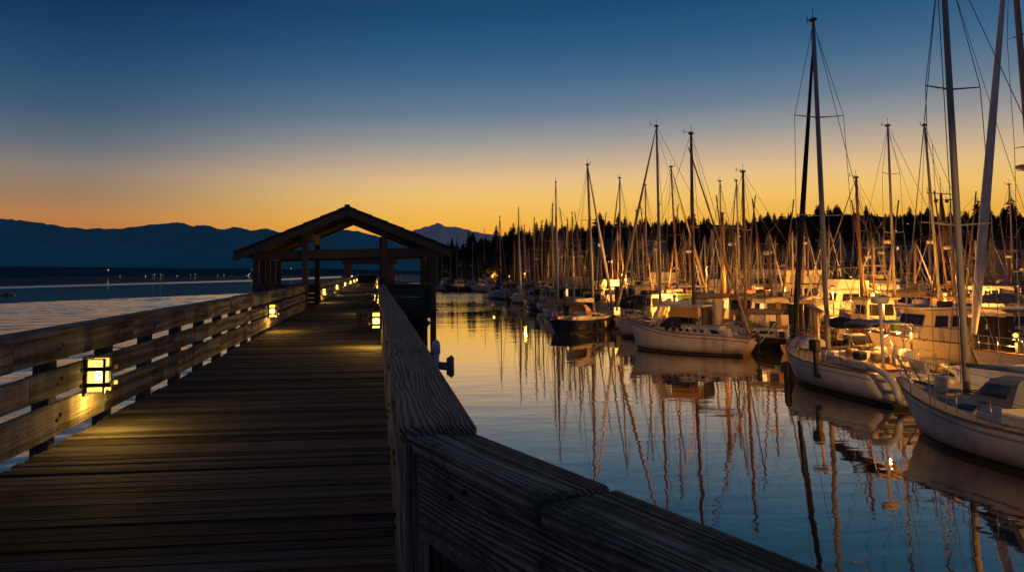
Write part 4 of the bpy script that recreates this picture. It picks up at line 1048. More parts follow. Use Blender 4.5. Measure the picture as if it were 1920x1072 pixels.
def bimini(t, x0, x1, w_, z, mat='navy', base=1.0):
    mb = MB(); secs = []
    for i in range(6):
        u = i / 5; x = x0 + (x1 - x0) * u; zz = z + .05 * math.sin(PI * u)
        secs.append([Vector((x, w_ / 2 * c, zz + .085 * (1 - abs(c) ** 2.5) - (.12 if abs(c) == 1 else 0))) for c in (-1, -.92, -.5, 0, .5, .92, 1)] + [Vector((x, w_ / 2 * c, zz + .055 * (1 - abs(c) ** 2.5) - (.12 if abs(c) == 1 else 0))) for c in (.9, 0, -.9)])
    o = mb.loft(secs, close=True, caps=True).build('bimini', M[mat], t)
    for x, dx in ((x0, .35), (x1, -.35)):
        for sd in (1, -1): MB().tube([((x0 + x1) / 2 + dx * .2, sd * w_ / 2 * .95, base), (x, sd * w_ / 2 * .95, z - .02)], .016, 6).build('bimini_frame', M['steel'], o)
    return o
def outboard(t, p, s=1.0, name='outboard_motor'):
    x, y, z = p; mb = MB(); mb.box((x - .14 * s, y - .12 * s, z), (x + .22 * s, y + .12 * s, z + .38 * s), .05 * s); mb.box((x - .05 * s, y - .05 * s, z - .75 * s), (x + .08 * s, y + .05 * s, z + .02)); mb.box((x - .2 * s, y - .02 * s, z - .8 * s), (x + .1 * s, y + .02 * s, z - .66 * s))
    return mb.build(name, M['rubber'], t)
def fender(t, p, r=.12, ln=.6, mat='rubber'):
    x, y, z = p; mb = MB(); mb.tube([(x, y, z - ln / 2), (x, y, z - ln / 2 + r), (x, y, z + ln / 2 - r), (x, y, z + ln / 2)], [r * .35, r, r, r * .3], 10); mb.tube([(x, y, z + ln / 2), (x, y, z + ln / 2 + .4)], .012, 4)
    return mb.build('fender', M[mat], t)

def place(name, label, cat, cx, cy, heading, group=None):
    return thing(name, label, cat, (cx, cy, 0.0), R(heading), group)

def sailboat(label, px_top, row_top, px_foot, row_foot, Y, heading, L, B=None, hull='white', rub='teak', jib=('whitecanvas', .085), boom='navy', spread=(.62,), mfrac=.40, dodg='navy', bim=None, stripe='antifoul', r=.085,
             cabin=True, rails=True, near=False, mast='alu', group=None, sheerline=None, tent=None, over=(.9, .5), fbs=(1.0, 1.45, 1.05), wr=.013, foretop=1.0, boomlen=None, wires=True, radar=False, name='sailing_yacht'):
    """mast head and foot are read as sight lines at the boat's distance Y, the boat itself is real-sized"""
    B = B or L * .30 + .25
    top = on_y(px_top, row_top, Y); ft = on_y(px_foot, row_foot, Y)
    hd = R(heading); d = Vector((math.cos(hd), math.sin(hd), 0))
    mx = L / 2 - L * mfrac                                     # mast station in the hull frame
    # where the mast passes deck height
    k = (1.4 - ft.z) / (top.z - ft.z); at_ = ft.lerp(top, k)
    c = at_ - d * mx
    t = place(name, label, 'sailing boat', c.x, c.y, heading, group)
    h = Hull(L, B, fbs[0], fbs[1], fbs[2], over[0], over[1]); h.make(hull, t, n=16 if near else 11, m=7 if near else 5, stripe=stripe, rub=rub, sheerline=sheerline)
    zd = h.sheer((mx + L / 2) / L)
    lt = to_local(t, top); lt.x = mx + (lt.x - mx) * .5 if abs(lt.x - mx) > 1.2 else lt.x
    if cabin:
        x0, x1 = -L * .12, L * .27; T = (x0, x1, B * .62, B * .34, zd - .12, .56, .40, .7, .08, .16)
        trunk(*T).build('cabin', M['white'], t)
        for sd in (1, -1):
            side_window(T, x0 + .35, x0 + .35 + L * .11, .42, .78, sd).build('window', M['glass'], t); side_window(T, x0 + .55 + L * .11, x0 + .5 + L * .20, .42, .76, sd).build('window', M['glass'], t)
        zc = zd + .4
        mb = MB()                                              # cockpit coamings
        for sd in (1, -1): mb.beam((x0, sd * B * .28, zd + .12), (-L * .42, sd * B * .24, h.sheer(.1) + .12), .14, .26, .04)
        mb.build('cockpit_coaming', M['white'], t)
    if dodg: dodger(t, -L * .06, B * .58, zd + .32, 1.15, .85, dodg, 1)
    if bim: bimini(t, -L * .42, -L * .2, B * .72, zd + 1.75, bim, zd + .1)
    if tent:
        mb = MB(); secs = []
        for i in range(6):
            u = i / 5; x = -L * .44 + L * .5 * u; hh = .95 + .12 * math.sin(u * 7); wv = B * .46
            secs.append([(x, -wv, zd + .05), (x, -wv * .55, zd + hh * .75), (x, 0, zd + hh + .15), (x, wv * .55, zd + hh * .75), (x, wv, zd + .05)])
        mb.loft(secs, caps=True, smooth=False).build('boom_tent', M[tent], t)
    rg_ = random.Random(int(px_top * 7 + Y))
    for sd in (1, -1):
        for k in range(rg_.randrange(1, 4)):
            p_ = h.pt(rg_.uniform(.25, .7), .55, sd, .12); fender(t, p_, .11, .55, rg_.choice(('white', 'navy', 'rubber')))
    for k in range(rg_.randrange(1, 4)):
        s_ = rg_.uniform(.3, .6); p_ = h.pt(s_, h.sheer(s_), rg_.choice((1, -1)), -.22); MB().box((p_.x - .16, p_.y - .09, p_.z), (p_.x + .16, p_.y + .09, p_.z + .40), .04).build('jerry_can', M[rg_.choice(('navy', 'redstripe', 'buff', 'orange'))], t)
    rq = [Vector((-L / 2 + .35, B * .26 + .2 * math.cos(a), h.stern + .42 + .24 * math.sin(a))) for a in [-.9 + 5.0 * k / 10 for k in range(11)]]
    if rails: MB().tube(rq, .055, 6).build('life_ring', M[rg_.choice(('orange', 'whitecanvas', 'buff'))], t)
    rig(t, h, (mx, 0, zd + (.35 if cabin else 0)), lt, L / 2 - .1, -L / 2 + .1, spread, jib, boom, boomlen or L * .36, mast, r, wires=wires, wr=wr, zfoot=.9, foretop=foretop)
    if rails: pulpit(h, t, nst=4 if near else 3)
    if radar:
        q = t.children[0]
        c_ = Vector((mx, 0, zd)).lerp(lt, .42); mb = MB(); mb.tube([c_ + Vector((.1, 0, -.1)), c_ + Vector((.34, 0, -.1))], .04, 6); mb.tube([c_ + Vector((.34, 0, -.1)), c_ + Vector((.34, 0, -.04)), c_ + Vector((.34, 0, .1)), c_ + Vector((.34, 0, .14))], [.2, .27, .27, .15], 12); mb.build('radar_dome', M['white'], t)
    return t, h

def cruiser(label, cx, cy, heading, L, B=None, hull='white', house='white', roof='offwhite', fly=False, mastz=None, rub='rubber', arch=False, canvas=None, stripe='antifoul', lit=False, tag_='motor cruiser', name='motor_cruiser', booms=False, group=None, fb=1.05, bow=1.9, househ=1.95, hx=(-.12, .2), mast='alu', gl='glass', near=False):
    B = B or L * .33
    t = place(name, label, tag_, cx, cy, heading, group)
    h = Hull(L, B, fb, bow, fb, 1.1, .1, .86, .4, 3.0); h.make(hull, t, n=12, m=6, stripe=stripe, rub=rub)
    zd = h.sheer(.45)
    xa, xb = L * hx[0], L * hx[1]; wd = B * .68
    T = (xa, xb, wd, wd * .92, zd - .08, househ, househ, .55, .05, .10)
    trunk(*T).build('wheelhouse', M[house], t)
    mb = MB(); mb.box((xa - .35, -wd / 2 - .12, zd + househ - .02), (xb - .1, wd / 2 + .12, zd + househ + .07), .03); mb.build('roof', M[roof], t)
    n = max(2, int((xb - xa) / .95))
    for sd in (1, -1):
        for i in range(n):
            a = xa + .2 + (xb - xa - .7) * i / n; b_ = xa + .2 + (xb - xa - .7) * (i + .82) / n
            side_window(T, a, b_, .52, .84, sd).build('window', M['litwin'] if lit and i == 0 else M[gl], t)
    for y0, y1 in ((-.42, -.15), (-.13, .13), (.15, .42)):
        mb = MB(); f = lambda u, y: Vector((xb - .55 * u + .02, y * wd, zd - .08 + househ * u)); q = [f(.53, y0), f(.53, y1), f(.86, y1), f(.86, y0)]
        mb.loft([q, [p - Vector((.03, 0, 0)) for p in q]], close=True, caps=True, smooth=False).build('window', M[gl], t)
    for y0, y1 in ((-.40, -.10), (.10, .40)):                  # aft face, towards the camera on most boats
        MB().box((xa - .005 + .02, y0 * wd, zd + househ * .45), (xa + .012 - .04, y1 * wd, zd + househ * .82)).build('window', M[gl], t)
    MB().box((xa - .03, -.09 * wd, zd), (xa + .02, .09 * wd, zd + househ * .86)).build('door', M['teak'], t)
    # foredeck trunk cabin
    T2 = (xb - .2, L * .38, wd * .8, wd * .45, h.sheer(.7) - .12, .5, .3, .6, .0, .12); trunk(*T2).build('foredeck_cabin', M['white'], t)
    if fly:
        mb = MB(); mb.loft([[(xa + .1, -wd / 2, zd + househ + .08), (xa + .1, wd / 2, zd + househ + .08), (xa + .1, wd / 2, zd + househ + .75), (xa + .1, -wd / 2, zd + househ + .75)], [(xb - .5, -wd / 2 * .9, zd + househ + .08), (xb - .5, wd / 2 * .9, zd + househ + .08), (xb - .9, wd / 2 * .8, zd + househ + .85), (xb - .9, -wd / 2 * .8, zd + househ + .85)]], close=True, caps=True, smooth=False); mb.build('flybridge', M[house], t)
        if canvas: bimini(t, xa + .2, xb - .9, wd, zd + househ + 1.9, canvas, zd + househ + .7)
    elif canvas:
        bimini(t, -L * .46, xa - .05, B * .78, zd + househ - .1, canvas, zd)
    if arch:
        mb = MB(); z0 = zd + househ
        mb.tube([(xa + .2, -wd / 2, z0), (xa - .1, -wd / 2 * .8, z0 + 1.2), (xa - .1, wd / 2 * .8, z0 + 1.2), (xa + .2, wd / 2, z0)], .07, 8); mb.build('radar_arch', M['white'], t)
        MB().tube([(xa - .1, 0, z0 + 1.25), (xa - .1, 0, z0 + 1.3), (xa - .1, 0, z0 + 1.45), (xa - .1, 0, z0 + 1.5)], [.2, .3, .3, .15], 12).build('radar_dome', M['white'], t)
        MB().tube([(xa - .1, .5, z0 + 1.2), (xa - .15, .5, z0 + 3.2)], .02, 5).build('whip_antenna', M['white'], t)
    if mastz:
        mx = xa + (xb - xa) * .3
        mo = MB().tube([(mx, 0, zd + househ), (mx, 0, mastz)], [.09, .05], 8).build('mast', M[mast], t)
        MB().tube([(mx, -.7, mastz - .9), (mx, .7, mastz - .9)], .03, 6).build('crosstree', M[mast], mo)
        MB().tube([(mx + .25, 0, mastz - 1.6), (mx + .25, 0, mastz - 1.55), (mx + .25, 0, mastz - 1.4), (mx + .25, 0, mastz - 1.35)], [.2, .28, .28, .15], 12).build('radar_dome', M['white'], mo)
        for sd in (1, -1): MB().tube([(mx, 0, mastz - .2), (mx - 1.4, sd * B * .42, zd)], .014, 5, caps=False).build('stay', M['wire'], t)
        MB().tube([(mx, 0, mastz - .2), (L * .46, 0, h.bow)], .014, 5, caps=False).build('stay', M['wire'], t)
        if booms:
            for sd in (1, -1):
                MB().tube([(mx - .2, sd * .5, zd + .8), (mx - .6, sd * 1.6, mastz + booms)], [.07, .04], 8).build('trolling_pole', M[mast], t)
                MB().tube([(mx, 0, mastz - .1), (mx - .6, sd * 1.6, mastz + booms - .2)], .01, 4, caps=False).build('stay', M['wire'], t)
    rg_ = random.Random(int(cx * 31 + cy * 7)); zr = zd + househ + .07
    for k in range(3):
        x_ = rg_.uniform(xa, xb - .8); y_ = rg_.uniform(-.3, .3) * wd
        if k == 0: MB().tube([(x_ - .35, y_, zr + .2), (x_ - .33, y_, zr + .2), (x_ + .33, y_, zr + .2), (x_ + .35, y_, zr + .2)], [.12, .19, .19, .12], 10).build('raft_canister', M['white'], t)
        elif k == 1: MB().tube([(x_, y_, zr - .02), (x_ - .1, y_, zr + rg_.uniform(1.6, 3.2))], [.02, .01], 5).build('whip_antenna', M['white'], t)
        else: MB().box((x_ - .3, y_ - .22, zr + .002), (x_ + .3, y_ + .22, zr + .28), .04).build('roof_locker', M[rg_.choice(('teak', 'navy', 'greycanvas', 'buff'))], t)
    for k in range(4):
        x_ = rg_.uniform(-L * .44, xa - .35); y_ = rg_.uniform(-.34, .34) * B; w2 = rg_.uniform(.14, .3)
        MB().box((x_ - w2, y_ - w2, zd - .02), (x_ + w2, y_ + w2, zd + rg_.uniform(.3, .8)), .04).build('deck_crate', M[rg_.choice(('teak', 'orange', 'navy', 'greenhull', 'buff', 'greyhull'))], t)
    for sd in (1, -1):
        for k in range(2): fender(t, h.pt(rg_.uniform(.15, .6), .6, sd, .14), .13, .6, rg_.choice(('rubber', 'white', 'orange')))
    # rail
    mb = MB()
    for sd in (1, -1):
        pts = [h.pt(s, h.sheer(s), sd, -.08) + Vector((0, 0, .7)) for s in (.5, .65, .8, .92, .985)]; mb.tube(pts, .018, 5)
        for s in (.5, .65, .8, .92): b_ = h.pt(s, h.sheer(s), sd, -.08); mb.tube([b_, b_ + Vector((0, 0, .7))], .015, 5)
    mb.build('bow_rail', M['steel'], t)
    return t, h
# ------------------------------------------------------------------ docks, piles, lamps
def dock(label, y, x0, x1, wdt=1.8):
    t = thing('floating_dock', label, 'dock', (0, y, 0))
    mb = MB(); r = random.Random(int(y)); x = x0
    while x < x1: mb.box((x, -wdt / 2 + r.uniform(-.02, .02), .50), (x + .17, wdt / 2, .54 + r.uniform(-.004, .004))); x += .185
    o = mb.build('decking', M['dockwood'], t)
    MB().box((x0, -wdt / 2 + .06, -.3), (x1, wdt / 2 - .06, .49)).build('float', M['concrete'], t)
    return t
def finger(label, x, y0, y1, wdt=.9):
    t = thing('finger_dock', label, 'dock', (x, 0, 0), 0, 'finger docks between the berths')
    mb = MB(); y = y0
    while y < y1: mb.box((-wdt / 2, y, .46), (wdt / 2, y + .17, .50)); y += .185
    mb.build('decking', M['dockwood'], t)
    MB().box((-wdt / 2 + .05, y0, -.25), (wdt / 2 - .05, y1, .455)).build('float', M['concrete'], t)
dock('near floating dock of grey planks behind the front yachts', 39.6, 24, 60); dock('floating dock of grey planks behind the boat with the orange hard top', 55.0, 20.5, 80)
dock('floating dock of grey planks behind the blue hulled yacht', 78, 24, 110); dock('far floating dock in the middle of the marina', 106, 25, 140); dock('farthest floating dock before the quay', 140, 26, 160)
for i, (x, y0, y1) in enumerate(((27.5, 33, 38.6), (27.0, 46, 54), (33.5, 47, 54), (40.5, 47, 54), (26.5, 56, 64), (34, 56, 64), (42, 56, 64), (29, 79, 87), (38, 79, 87), (30, 69, 77), (40, 69, 77))):
    finger('narrow finger dock of weathered planks running out between moored boats', x, y0, y1)
PN = [0]
def piling(px, top, Y, r=.17, cap=True, label='', group=None, dx=0.0):
    p = on_y(px, top, Y)
    t = thing('mooring_pile', label, 'pile', (p.x, Y, 0), 0, group)
    MB().tube([(0, 0, -2), (.02, 0, p.z * .5), (0, 0, p.z)], [r * 1.05, r, r * .95], 12).build('shaft', M['pile'], t)
    if cap: MB().tube([(0, 0, p.z + .003), (0, 0, p.z + .05), (0, 0, p.z + .14)], [r * 1.08, r * 1.12, r * .7], 12).build('cap', M['pilecap'], t)
    return t
for px, tp, lab in ((1824, 594, 'leftmost of the five black piles with pale caps at the right'), (1838, 592, 'second from left of the five pale capped piles at the right'), (1859, 592, 'middle one of the five black piles with pale caps'), (1876, 594, 'fourth from left of the five pale capped piles'), (1891, 592, 'rightmost of the five black piles with pale caps')):
    piling(px, tp, 30.5, .19, True, lab)
for px, tp, Y, lab in ((1484, 570, 41.5, 'left black pile of the cluster at the foot of the black furled sail'), (1499, 569, 41.2, 'middle black pile of the cluster at the foot of the black furled sail'), (1514, 570, 41.6, 'right black pile of the cluster at the foot of the black furled sail'), (1521, 571, 42.2, 'rearmost pile of the cluster behind the pale fishing boat'),
                       (1170, 542, 62.0, 'left thick black pile beside the hanging dark dinghy'), (1183, 541, 62.3, 'right thick black pile beside the hanging dark dinghy'), (1082, 533, 84, 'left dark pile beyond the covered yacht'), (1090, 534, 85, 'middle dark pile beyond the covered yacht'), (1099, 534, 84, 'right dark pile beyond the covered yacht'), (1045, 537, 92, 'single dark pile behind the small tent covered yacht'), (1156, 536, 74, 'thin dark pile left of the pair of thick piles')):
    piling(px, tp, Y, .21 if Y < 70 else .26, False, lab)

SOD = (1.0, 0.40, 0.06)
def dock_lamp(px, row, Y, energy, label, vis=True, group='sodium lamps on the docks', zbase=.5, z=None, big=False):
    p = on_y(px, row, Y)
    if z: p.z = z
    elif not big: p.z = 2.9 + (px % 7) * .08
    gr = .15 if big else .10
    t = thing('dock_lamp', label, 'lamp', (p.x, Y, 0), 0, group)
    MB().tube([(0, 0, zbase), (0, 0, p.z - .12)], [.06, .045], 8).build('pole', M['iron'], t)
    MB().tube([(0, 0, p.z + .16), (0, 0, p.z + .2), (0, 0, p.z + .26)], [.26, .22, .06], 10).build('hood', M['iron'], t)
    MB().ball((0, 0, p.z), gr, 10, 6).build('globe', M['sodium'], t)
    lamp('sodium_light', (0, 0, p.z - .28), energy, SOD, .16, t)
    return t
LE = 5.2
dock_lamp(1173, 517, 79.5, 900 * LE, 'bright yellow globe lamp on the dock behind the blue hulled yacht', big=True)
dock_lamp(984, 513, 107, 40 * LE, 'small orange lamp between the bare masts at left', big=True)
dock_lamp(1325, 501, 107, 1200 * LE, 'small lamp above the crowded boats right of the tallest middle mast', big=True)
dock_lamp(1420, 527, 56.0, 800 * LE, 'orange dock lamp shining behind the green shed boats')
dock_lamp(1268, 520, 55.8, 700 * LE, 'dock lamp behind the boat with the orange hard top')
dock_lamp(1655, 545, 40.2, 420 * LE, 'dock lamp hidden among the rigging before the cream wheelhouse')
dock_lamp(1770, 520, 40.2, 500 * LE, 'dock lamp behind the tall white mast at right')
dock_lamp(1560, 515, 56, 800 * LE, 'dock lamp behind the navy sail cover')
dock_lamp(1700, 512, 57, 900 * LE, 'dock lamp under the fishing gantry')
dock_lamp(1850, 508, 57, 900 * LE, 'dock lamp near the hanging inflatable boat')
dock_lamp(1470, 508, 79, 1100 * LE, 'dock lamp near the far white motor yacht')
dock_lamp(1620, 506, 79.5, 1000 * LE, 'dock lamp behind the orange mast with a dark cap')
dock_lamp(1080, 516, 79.5, 700 * LE, 'dock lamp left of the sail bundle on the blue hulled yacht')
dock_lamp(1060, 513, 142, 1100 * LE, 'far dock lamp among many thin masts')
dock_lamp(1240, 508, 142, 1200 * LE, 'far dock lamp on the last dock')
dock_lamp(925, 514, 176, 500 * LE, 'quay lamp beside the orange lit bushy tree', zbase=1.5, big=True)
dock_lamp(1706, 588, 31.2, 1300, 'low orange dock lamp burning between the stepped stern and the cream wheelhouse', z=2.3)
dock_lamp(1905, 640, 27.0, 500, 'low dock lamp beside the tarpaulin covered day boat', z=2.2)
dock_lamp(955, 517, 212, 110 * LE, 'tiny yellow lamp by the dark breakwater left of the bushy tree', zbase=1.0, big=True)
# power pedestals with a lit top, along the front of the docks
for k, (px, row, Y, lab) in enumerate(((1157, 583, 57.5, 'square dock pedestal with a glowing orange box left of the pale dinghy'), (1345, 588, 50, 'tall buff dock cabinet behind the white boat with the hard top'))):
    p = on_y(px, row, Y)
    t = thing('dock_pedestal', lab, 'pedestal', (p.x, Y, 0))
    if k == 0:
        MB().box((-.22, -.2, .3), (.22, .2, p.z - .3), .03).build('body', M['iron'], t); MB().box((-.2, -.19, p.z - .297), (.2, .19, p.z + .3), .02).build('light_box', M['sodium'], t)
        lamp('sodium_light', (0, -.5, p.z), 60, SOD, .2, t)
    else:
        MB().box((-.36, -.3, .5), (.36, .3, p.z + 1.25), .05).build('body', M['buff'], t); MB().box((-.26, -.325, p.z - .6), (.26, -.302, p.z + 1.0)).build('door', M['offwhite'], t); MB().box((-.38, -.34, p.z + 1.255), (.38, .32, p.z + 1.33), .02).build('lid', M['offwhite'], t)

# ------------------------------------------------------------------ the three near yachts
# 1 -- right foreground: white sloop seen from its port bow
HD3 = 91.5
d3 = Vector((math.cos(R(HD3)), math.sin(R(HD3)), 0))
bow3 = on_z(1684, 708, 1.5)
L3, B3 = 8.0, 2.6
c3 = bow3 - d3 * (L3 / 2)
t = place('sailing_yacht', 'white sloop in the right foreground with a grey dodger and white framed cabin window', 'sailing boat', c3.x, c3.y, HD3)
h = Hull(L3, B3, 0.98, 1.5, 0.95, 1.1, .4, .72, .48, 2.5); h.make('white', t, n=26, m=11, rub='teak', sheerline='greyhull')
zd = 1.04
xb3 = L3 / 2
T = (xb3 - 4.5, xb3 - 1.35, 1.75, .8, zd - .12, .62, .36, 1.0, .06, .2); trunk(*T).build('cabin', M['white'], t)
for sd in (1, -1):
    f = side_window(T, xb3 - 3.4, xb3 - 2.3, .28, .80, sd, .012).build('window_frame', M['whitecanvas'], t); side_window(T, xb3 - 3.31, xb3 - 2.39, .38, .71, sd, .026).build('pane', M['glass'], f)
MB().box((xb3 - 2.35, -.25, zd + .34), (xb3 - 1.9, .25, zd + .44), .04).build('hatch', M['whitecanvas'], t)
for sd in (.38, -.38): MB().tube([(xb3 - 2.2, sd, zd + .36), (xb3 - 2.4, sd, zd + .45), (xb3 - 3.4, sd, zd + .56), (xb3 - 3.6, sd, zd + .5)], .02, 6).build('grab_rail', M['teak'], t)
MB().tube([(xb3 - .55, 0, 1.36), (xb3 - .55, 0, 1.52)], [.07, .05], 8).build('bow_cleat', M['steel'], t)
mx = xb3 - 2.55
foot = Vector((mx, 0, zd + .40)); fw = Matrix.Translation(c3.to_4d().to_3d() * 1.0) if False else None
Ym = c3.y + d3.y * mx
top = on_y(1766.5, 0, Ym); bot = on_y(1812, 715, Ym); up = bot.lerp(top, 1.16)
lt = to_local(t, up); lf = to_local(t, bot); foot.y = max(-.25, min(.25, lf.y)); lt.x = mx - .1
rig(t, h, foot, lt, L3 / 2 - .1, -L3 / 2 + .15, (.36, .66), None, 'bare', 3.3, 'alu', .092, wr=.011, zfoot=.78, spw=1.0, lazy=True)
MB().tube([foot + Vector((.16, .02, .2)), Vector((mx + .13, lt.y, lt.z - .3))], .012, 5, caps=False).build('halyard', M['wire'], t)
pulpit(h, t, .82, .66, .017, 'steel', True, nst=5)
MB().box((xb3 - 1.75, -.62, 1.2), (xb3 - 1.25, -.1, 1.74), .05).build('vent_box', M['white'], t)
TD = (xb3 - 4.75, xb3 - 3.35, 1.55, 1.35, zd + .42, .66, .60, .55, -.12, .14); dg = trunk(*TD).build('dodger', M['greycanvas'], t)
for sd in (1, -1): side_window(TD, xb3 - 4.5, xb3 - 3.6, .28, .78, sd).build('window', M['glass'], dg)
for y0, y1 in ((-.55, -.06), (.06, .55)):
    f = lambda u, y: Vector((xb3 - 3.35 - .55 * u + .02, y, zd + .42 + .6 * u)); q = [f(.22, y0), f(.22, y1), f(.82, y1 * .9), f(.82, y0 * .9)]
    MB().loft([q, [p - Vector((.04, 0, 0)) for p in q]], close=True, caps=True, smooth=False).build('window', M['glass'], dg)
mb = MB()
for sd in (1, -1): mb.beam((xb3 - 4.5, sd * .82, zd + .12), (-3.6, sd * .72, zd + .06), .16, .3, .05)
mb.build('cockpit_coaming', M['white'], t)
MB().tube([(xb3 - 2.9, -.62, zd + .50), (xb3 - 3.9, -.66, zd + .62)], .05, 6).build('rope_coil', M['whitecanvas'], t)
# folded white awning beside its cockpit
# 2 -- black furled sail yacht with the sugar scoop stern
d2h = 88.5; d2 = Vector((math.cos(R(d2h)), math.sin(R(d2h)), 0))
bow2 = on_z(1486, 639, 1.55); L2_, B2_ = 7.5, 3.5
c2 = bow2 - d2 * (L2_ / 2)
t = place('sailing_yacht', 'white sloop with a black furled foresail, radar post and open stepped stern', 'sailing boat', c2.x, c2.y, d2h)
h = Hull(L2_, B2_, 1.10, 1.55, 1.05, 1.1, -1.35, .80, .45, 2.8); h.make('white', t, n=26, m=11, rub='teak', sheerline='greyhull', stripe='antifoul')
zd = 1.13; sx = -L2_ / 2
# stepped stern: rounded rim on each side and across the foot, steps between
hw = h.half(0) 
mb = MB()
rim = []
for i in range(13):
    u = i / 12; a = u * PI / 2
    rim.append((sx - .15 - 1.25 * math.sin(a) ** .9, hw * (1 - .10 * u), 1.06 * (math.cos(a) ** .8) + .26))
full = rim + [(rim[-1][0] - .04, hw * .5, .235), (rim[-1][0] - .05, 0, .23), (rim[-1][0] - .04, -hw * .5, .235)] + [(x, -y, z) for x, y, z in rim[::-1]]
mb.tube(full, .12, 8); mb.build('transom_rim', M['white'], t)
MB().box((sx - .62, -hw * .86, .86), (sx + .06, hw * .86, .92), .02).build('boarding_step', M['white'], t); MB().box((sx - 1.0, -hw * .84, .52), (sx - .5, hw * .84, .58), .02).build('boarding_step', M['white'], t)
MB().box((sx - 1.36, -hw * .84, .20), (sx - .9, hw * .84, .26), .03).build('swim_platform', M['white'], t)
lad = MB()
for q in (.18, -.18): lad.tube([(sx - 1.35, .2 + q, .28), (sx - .2, .2 + q, 1.75)], .024, 6)
lad.tube([(sx - .9, .02, .88), (sx - .9, .38, .88)], .02, 6); lad.tube([(sx - .55, .02, 1.32), (sx - .55, .38, 1.32)], .02, 6)
lad.build('stern_ladder', M['rubber'], t)
T = (-1.2, 2.2, 2.3, 1.0, zd - .12, .56, .30, .9, .1, .2); trunk(*T).build('cabin', M['white'], t)
for sd in (1, -1):
    for k in range(5): side_window(T, -.75 + k * .5, -.45 + k * .5, .36, .72, sd).build('window', M['glass'], t)
MB().box((1.1, -.3, zd + .30), (1.6, .3, zd + .40), .04).build('hatch', M['glass'], t)
mx = L2_ / 2 - 3.2
Ym = c2.y + d2.y * mx
top = on_y(1517.5, 43, Ym); lt = to_local(t, top); lt.x = mx - .3
bot = to_local(t, on_y(1551, 600, Ym))
rig(t, h, (mx, max(-.3, min(.3, bot.y)), zd + .35), lt, L2_ / 2 - .15, sx + .1, (.40, .70), ('blackcanvas', .125), None, 4, 'alu', .105, wr=.012, spw=1.3, foretop=.955)
MB().tube([(mx + .18, 0, zd + .8), (mx - .1, lt.y, lt.z - .4)], .014, 5, caps=False).build('halyard', M['wire'], t)
a = Vector((mx, 0, zd + 1.35)); MB().tube([a, a + Vector((-3.2, 0, .2))], .07, 8).build('boom', M['alu'], t)
canvas_roll(a + Vector((.15, 0, .15)), a + Vector((-3.1, 0, .28)), .24, 4).build('sail_cover', M['navy'], t)
pulpit(h, t, .84, .68, .018, 'steel', False, nst=5)
Rp = (sx + .35, .55, zd - .05)
ro = MB().tube([Rp, (Rp[0], Rp[1], 3.62)], .055, 8).build('radar_post', M['white'], t)
MB().tube([(Rp[0], Rp[1], 3.62), (Rp[0], Rp[1], 3.67), (Rp[0], Rp[1], 3.83), (Rp[0], Rp[1], 3.88)], [.24, .30, .30, .22], 14).build('radar_dome', M['white'], ro)
MB().beam((-.9, 1.25, 3.15), (.35, 1.2, 3.42), .16, .14, .03).build('davit_arm', M['buff'], t)
MB().tube([(-.4, 1.22, zd), (-.4, 1.22, 3.25)], .06, 8).build('davit_post', M['buff'], t)
bimini(t, sx + .5, sx + 2.2, 1.7, zd + 1.68, 'greycanvas', zd + .1)
mb = MB(); mb.box((sx + .2, -.6, zd - .02), (-1.25, .6, zd + .05)); mb.build('cockpit_sole', M['teak'], t)
mb = MB()
for sd in (1, -1): mb.beam((-1.1, sd * 1.05, zd + .16), (sx + .15, sd * 1.08, zd + .12), .22, .34, .06)
mb.build('cockpit_coaming', M['white'], t)
wx = sx + 1.0
whl = MB(); whl.tube([(wx, -.35 + .45 * math.cos(2 * PI * k / 16), zd + .85 + .45 * math.sin(2 * PI * k / 16)) for k in range(17)], .022, 6, caps=False); whl.tube([(wx, -.35, zd), (wx, -.35, zd + .85)], .06, 8); whl.build('steering_wheel', M['steel'], t)
outboard(t, (-1.0, 1.72, zd + .45), 1.3); fender(t, (.9, 1.90, .42), .15, 1.1)
sr = MB()
for sd in (1, -1): sr.tube([(sx + 1.5, sd * 1.5, zd), (sx + 1.5, sd * 1.5, zd + .7), (sx + .1, sd * 1.35, zd + .7), (sx + .1, sd * 1.35, zd)], .018, 6)
sr.build('stern_rail', M['steel'], t)
for k, (x, y) in enumerate(((-1.5, .5), (-1.8, -.5), (-2.3, .72), (-2.9, -.75), (-2.6, .2))):
    MB().box((x - .22, y - .2, zd + .25), (x + .22, y + .2, zd + .62 + .1 * (k % 2)), .08).build('cockpit_bag', M[('tan', 'greycanvas', 'navy', 'whitecanvas', 'tan')[k]], t)
def overturned_dinghy(label, x, y, z, heading, L=2.3, W=1.2, H=.42, mat='whitecanvas'):
    t = place('inflatable_dinghy', label, 'dinghy', x, y, heading); t.location.z = z
    mb = MB(); secs = []
    for i in range(12):
        u = i / 11; s = math.sin(PI * min(1, u * 1.02 + .02)) ** .42 if u < .98 else .05
        w_ = W / 2 * (1 - max(0, (u - .55) / .45) ** 2.2) * (1 if u > .03 else .9); hh = H * (1 - .35 * max(0, (u - .5) / .5) ** 2)
        secs.append([Vector((-L / 2 + L * u, w_ * math.cos(a), hh * math.sin(a) ** .8 if math.sin(a) > 0 else 0)) for a in [PI * k / 10 for k in range(11)]])
    mb.loft(secs, caps=True).build('hull_cover', M[mat], t)
    rp = MB()
    for u in (.3, .62): rp.tube([(-L / 2 + L * u, W / 2 * 1.02 * math.cos(a) * (1 if u < .5 else .96), (H + .015) * max(0, math.sin(a)) ** .8) for a in [PI * k / 12 for k in range(13)]], .018, 5, caps=False)
    rp.build('lashing', M['iron'], t)
    return t
p = c2 + d2 * 2.75; overturned_dinghy('upturned pale dinghy lashed on the foredeck below the black furled sail', p.x, p.y, 1.40, d2h + 4, 1.7, 1.2, .45)
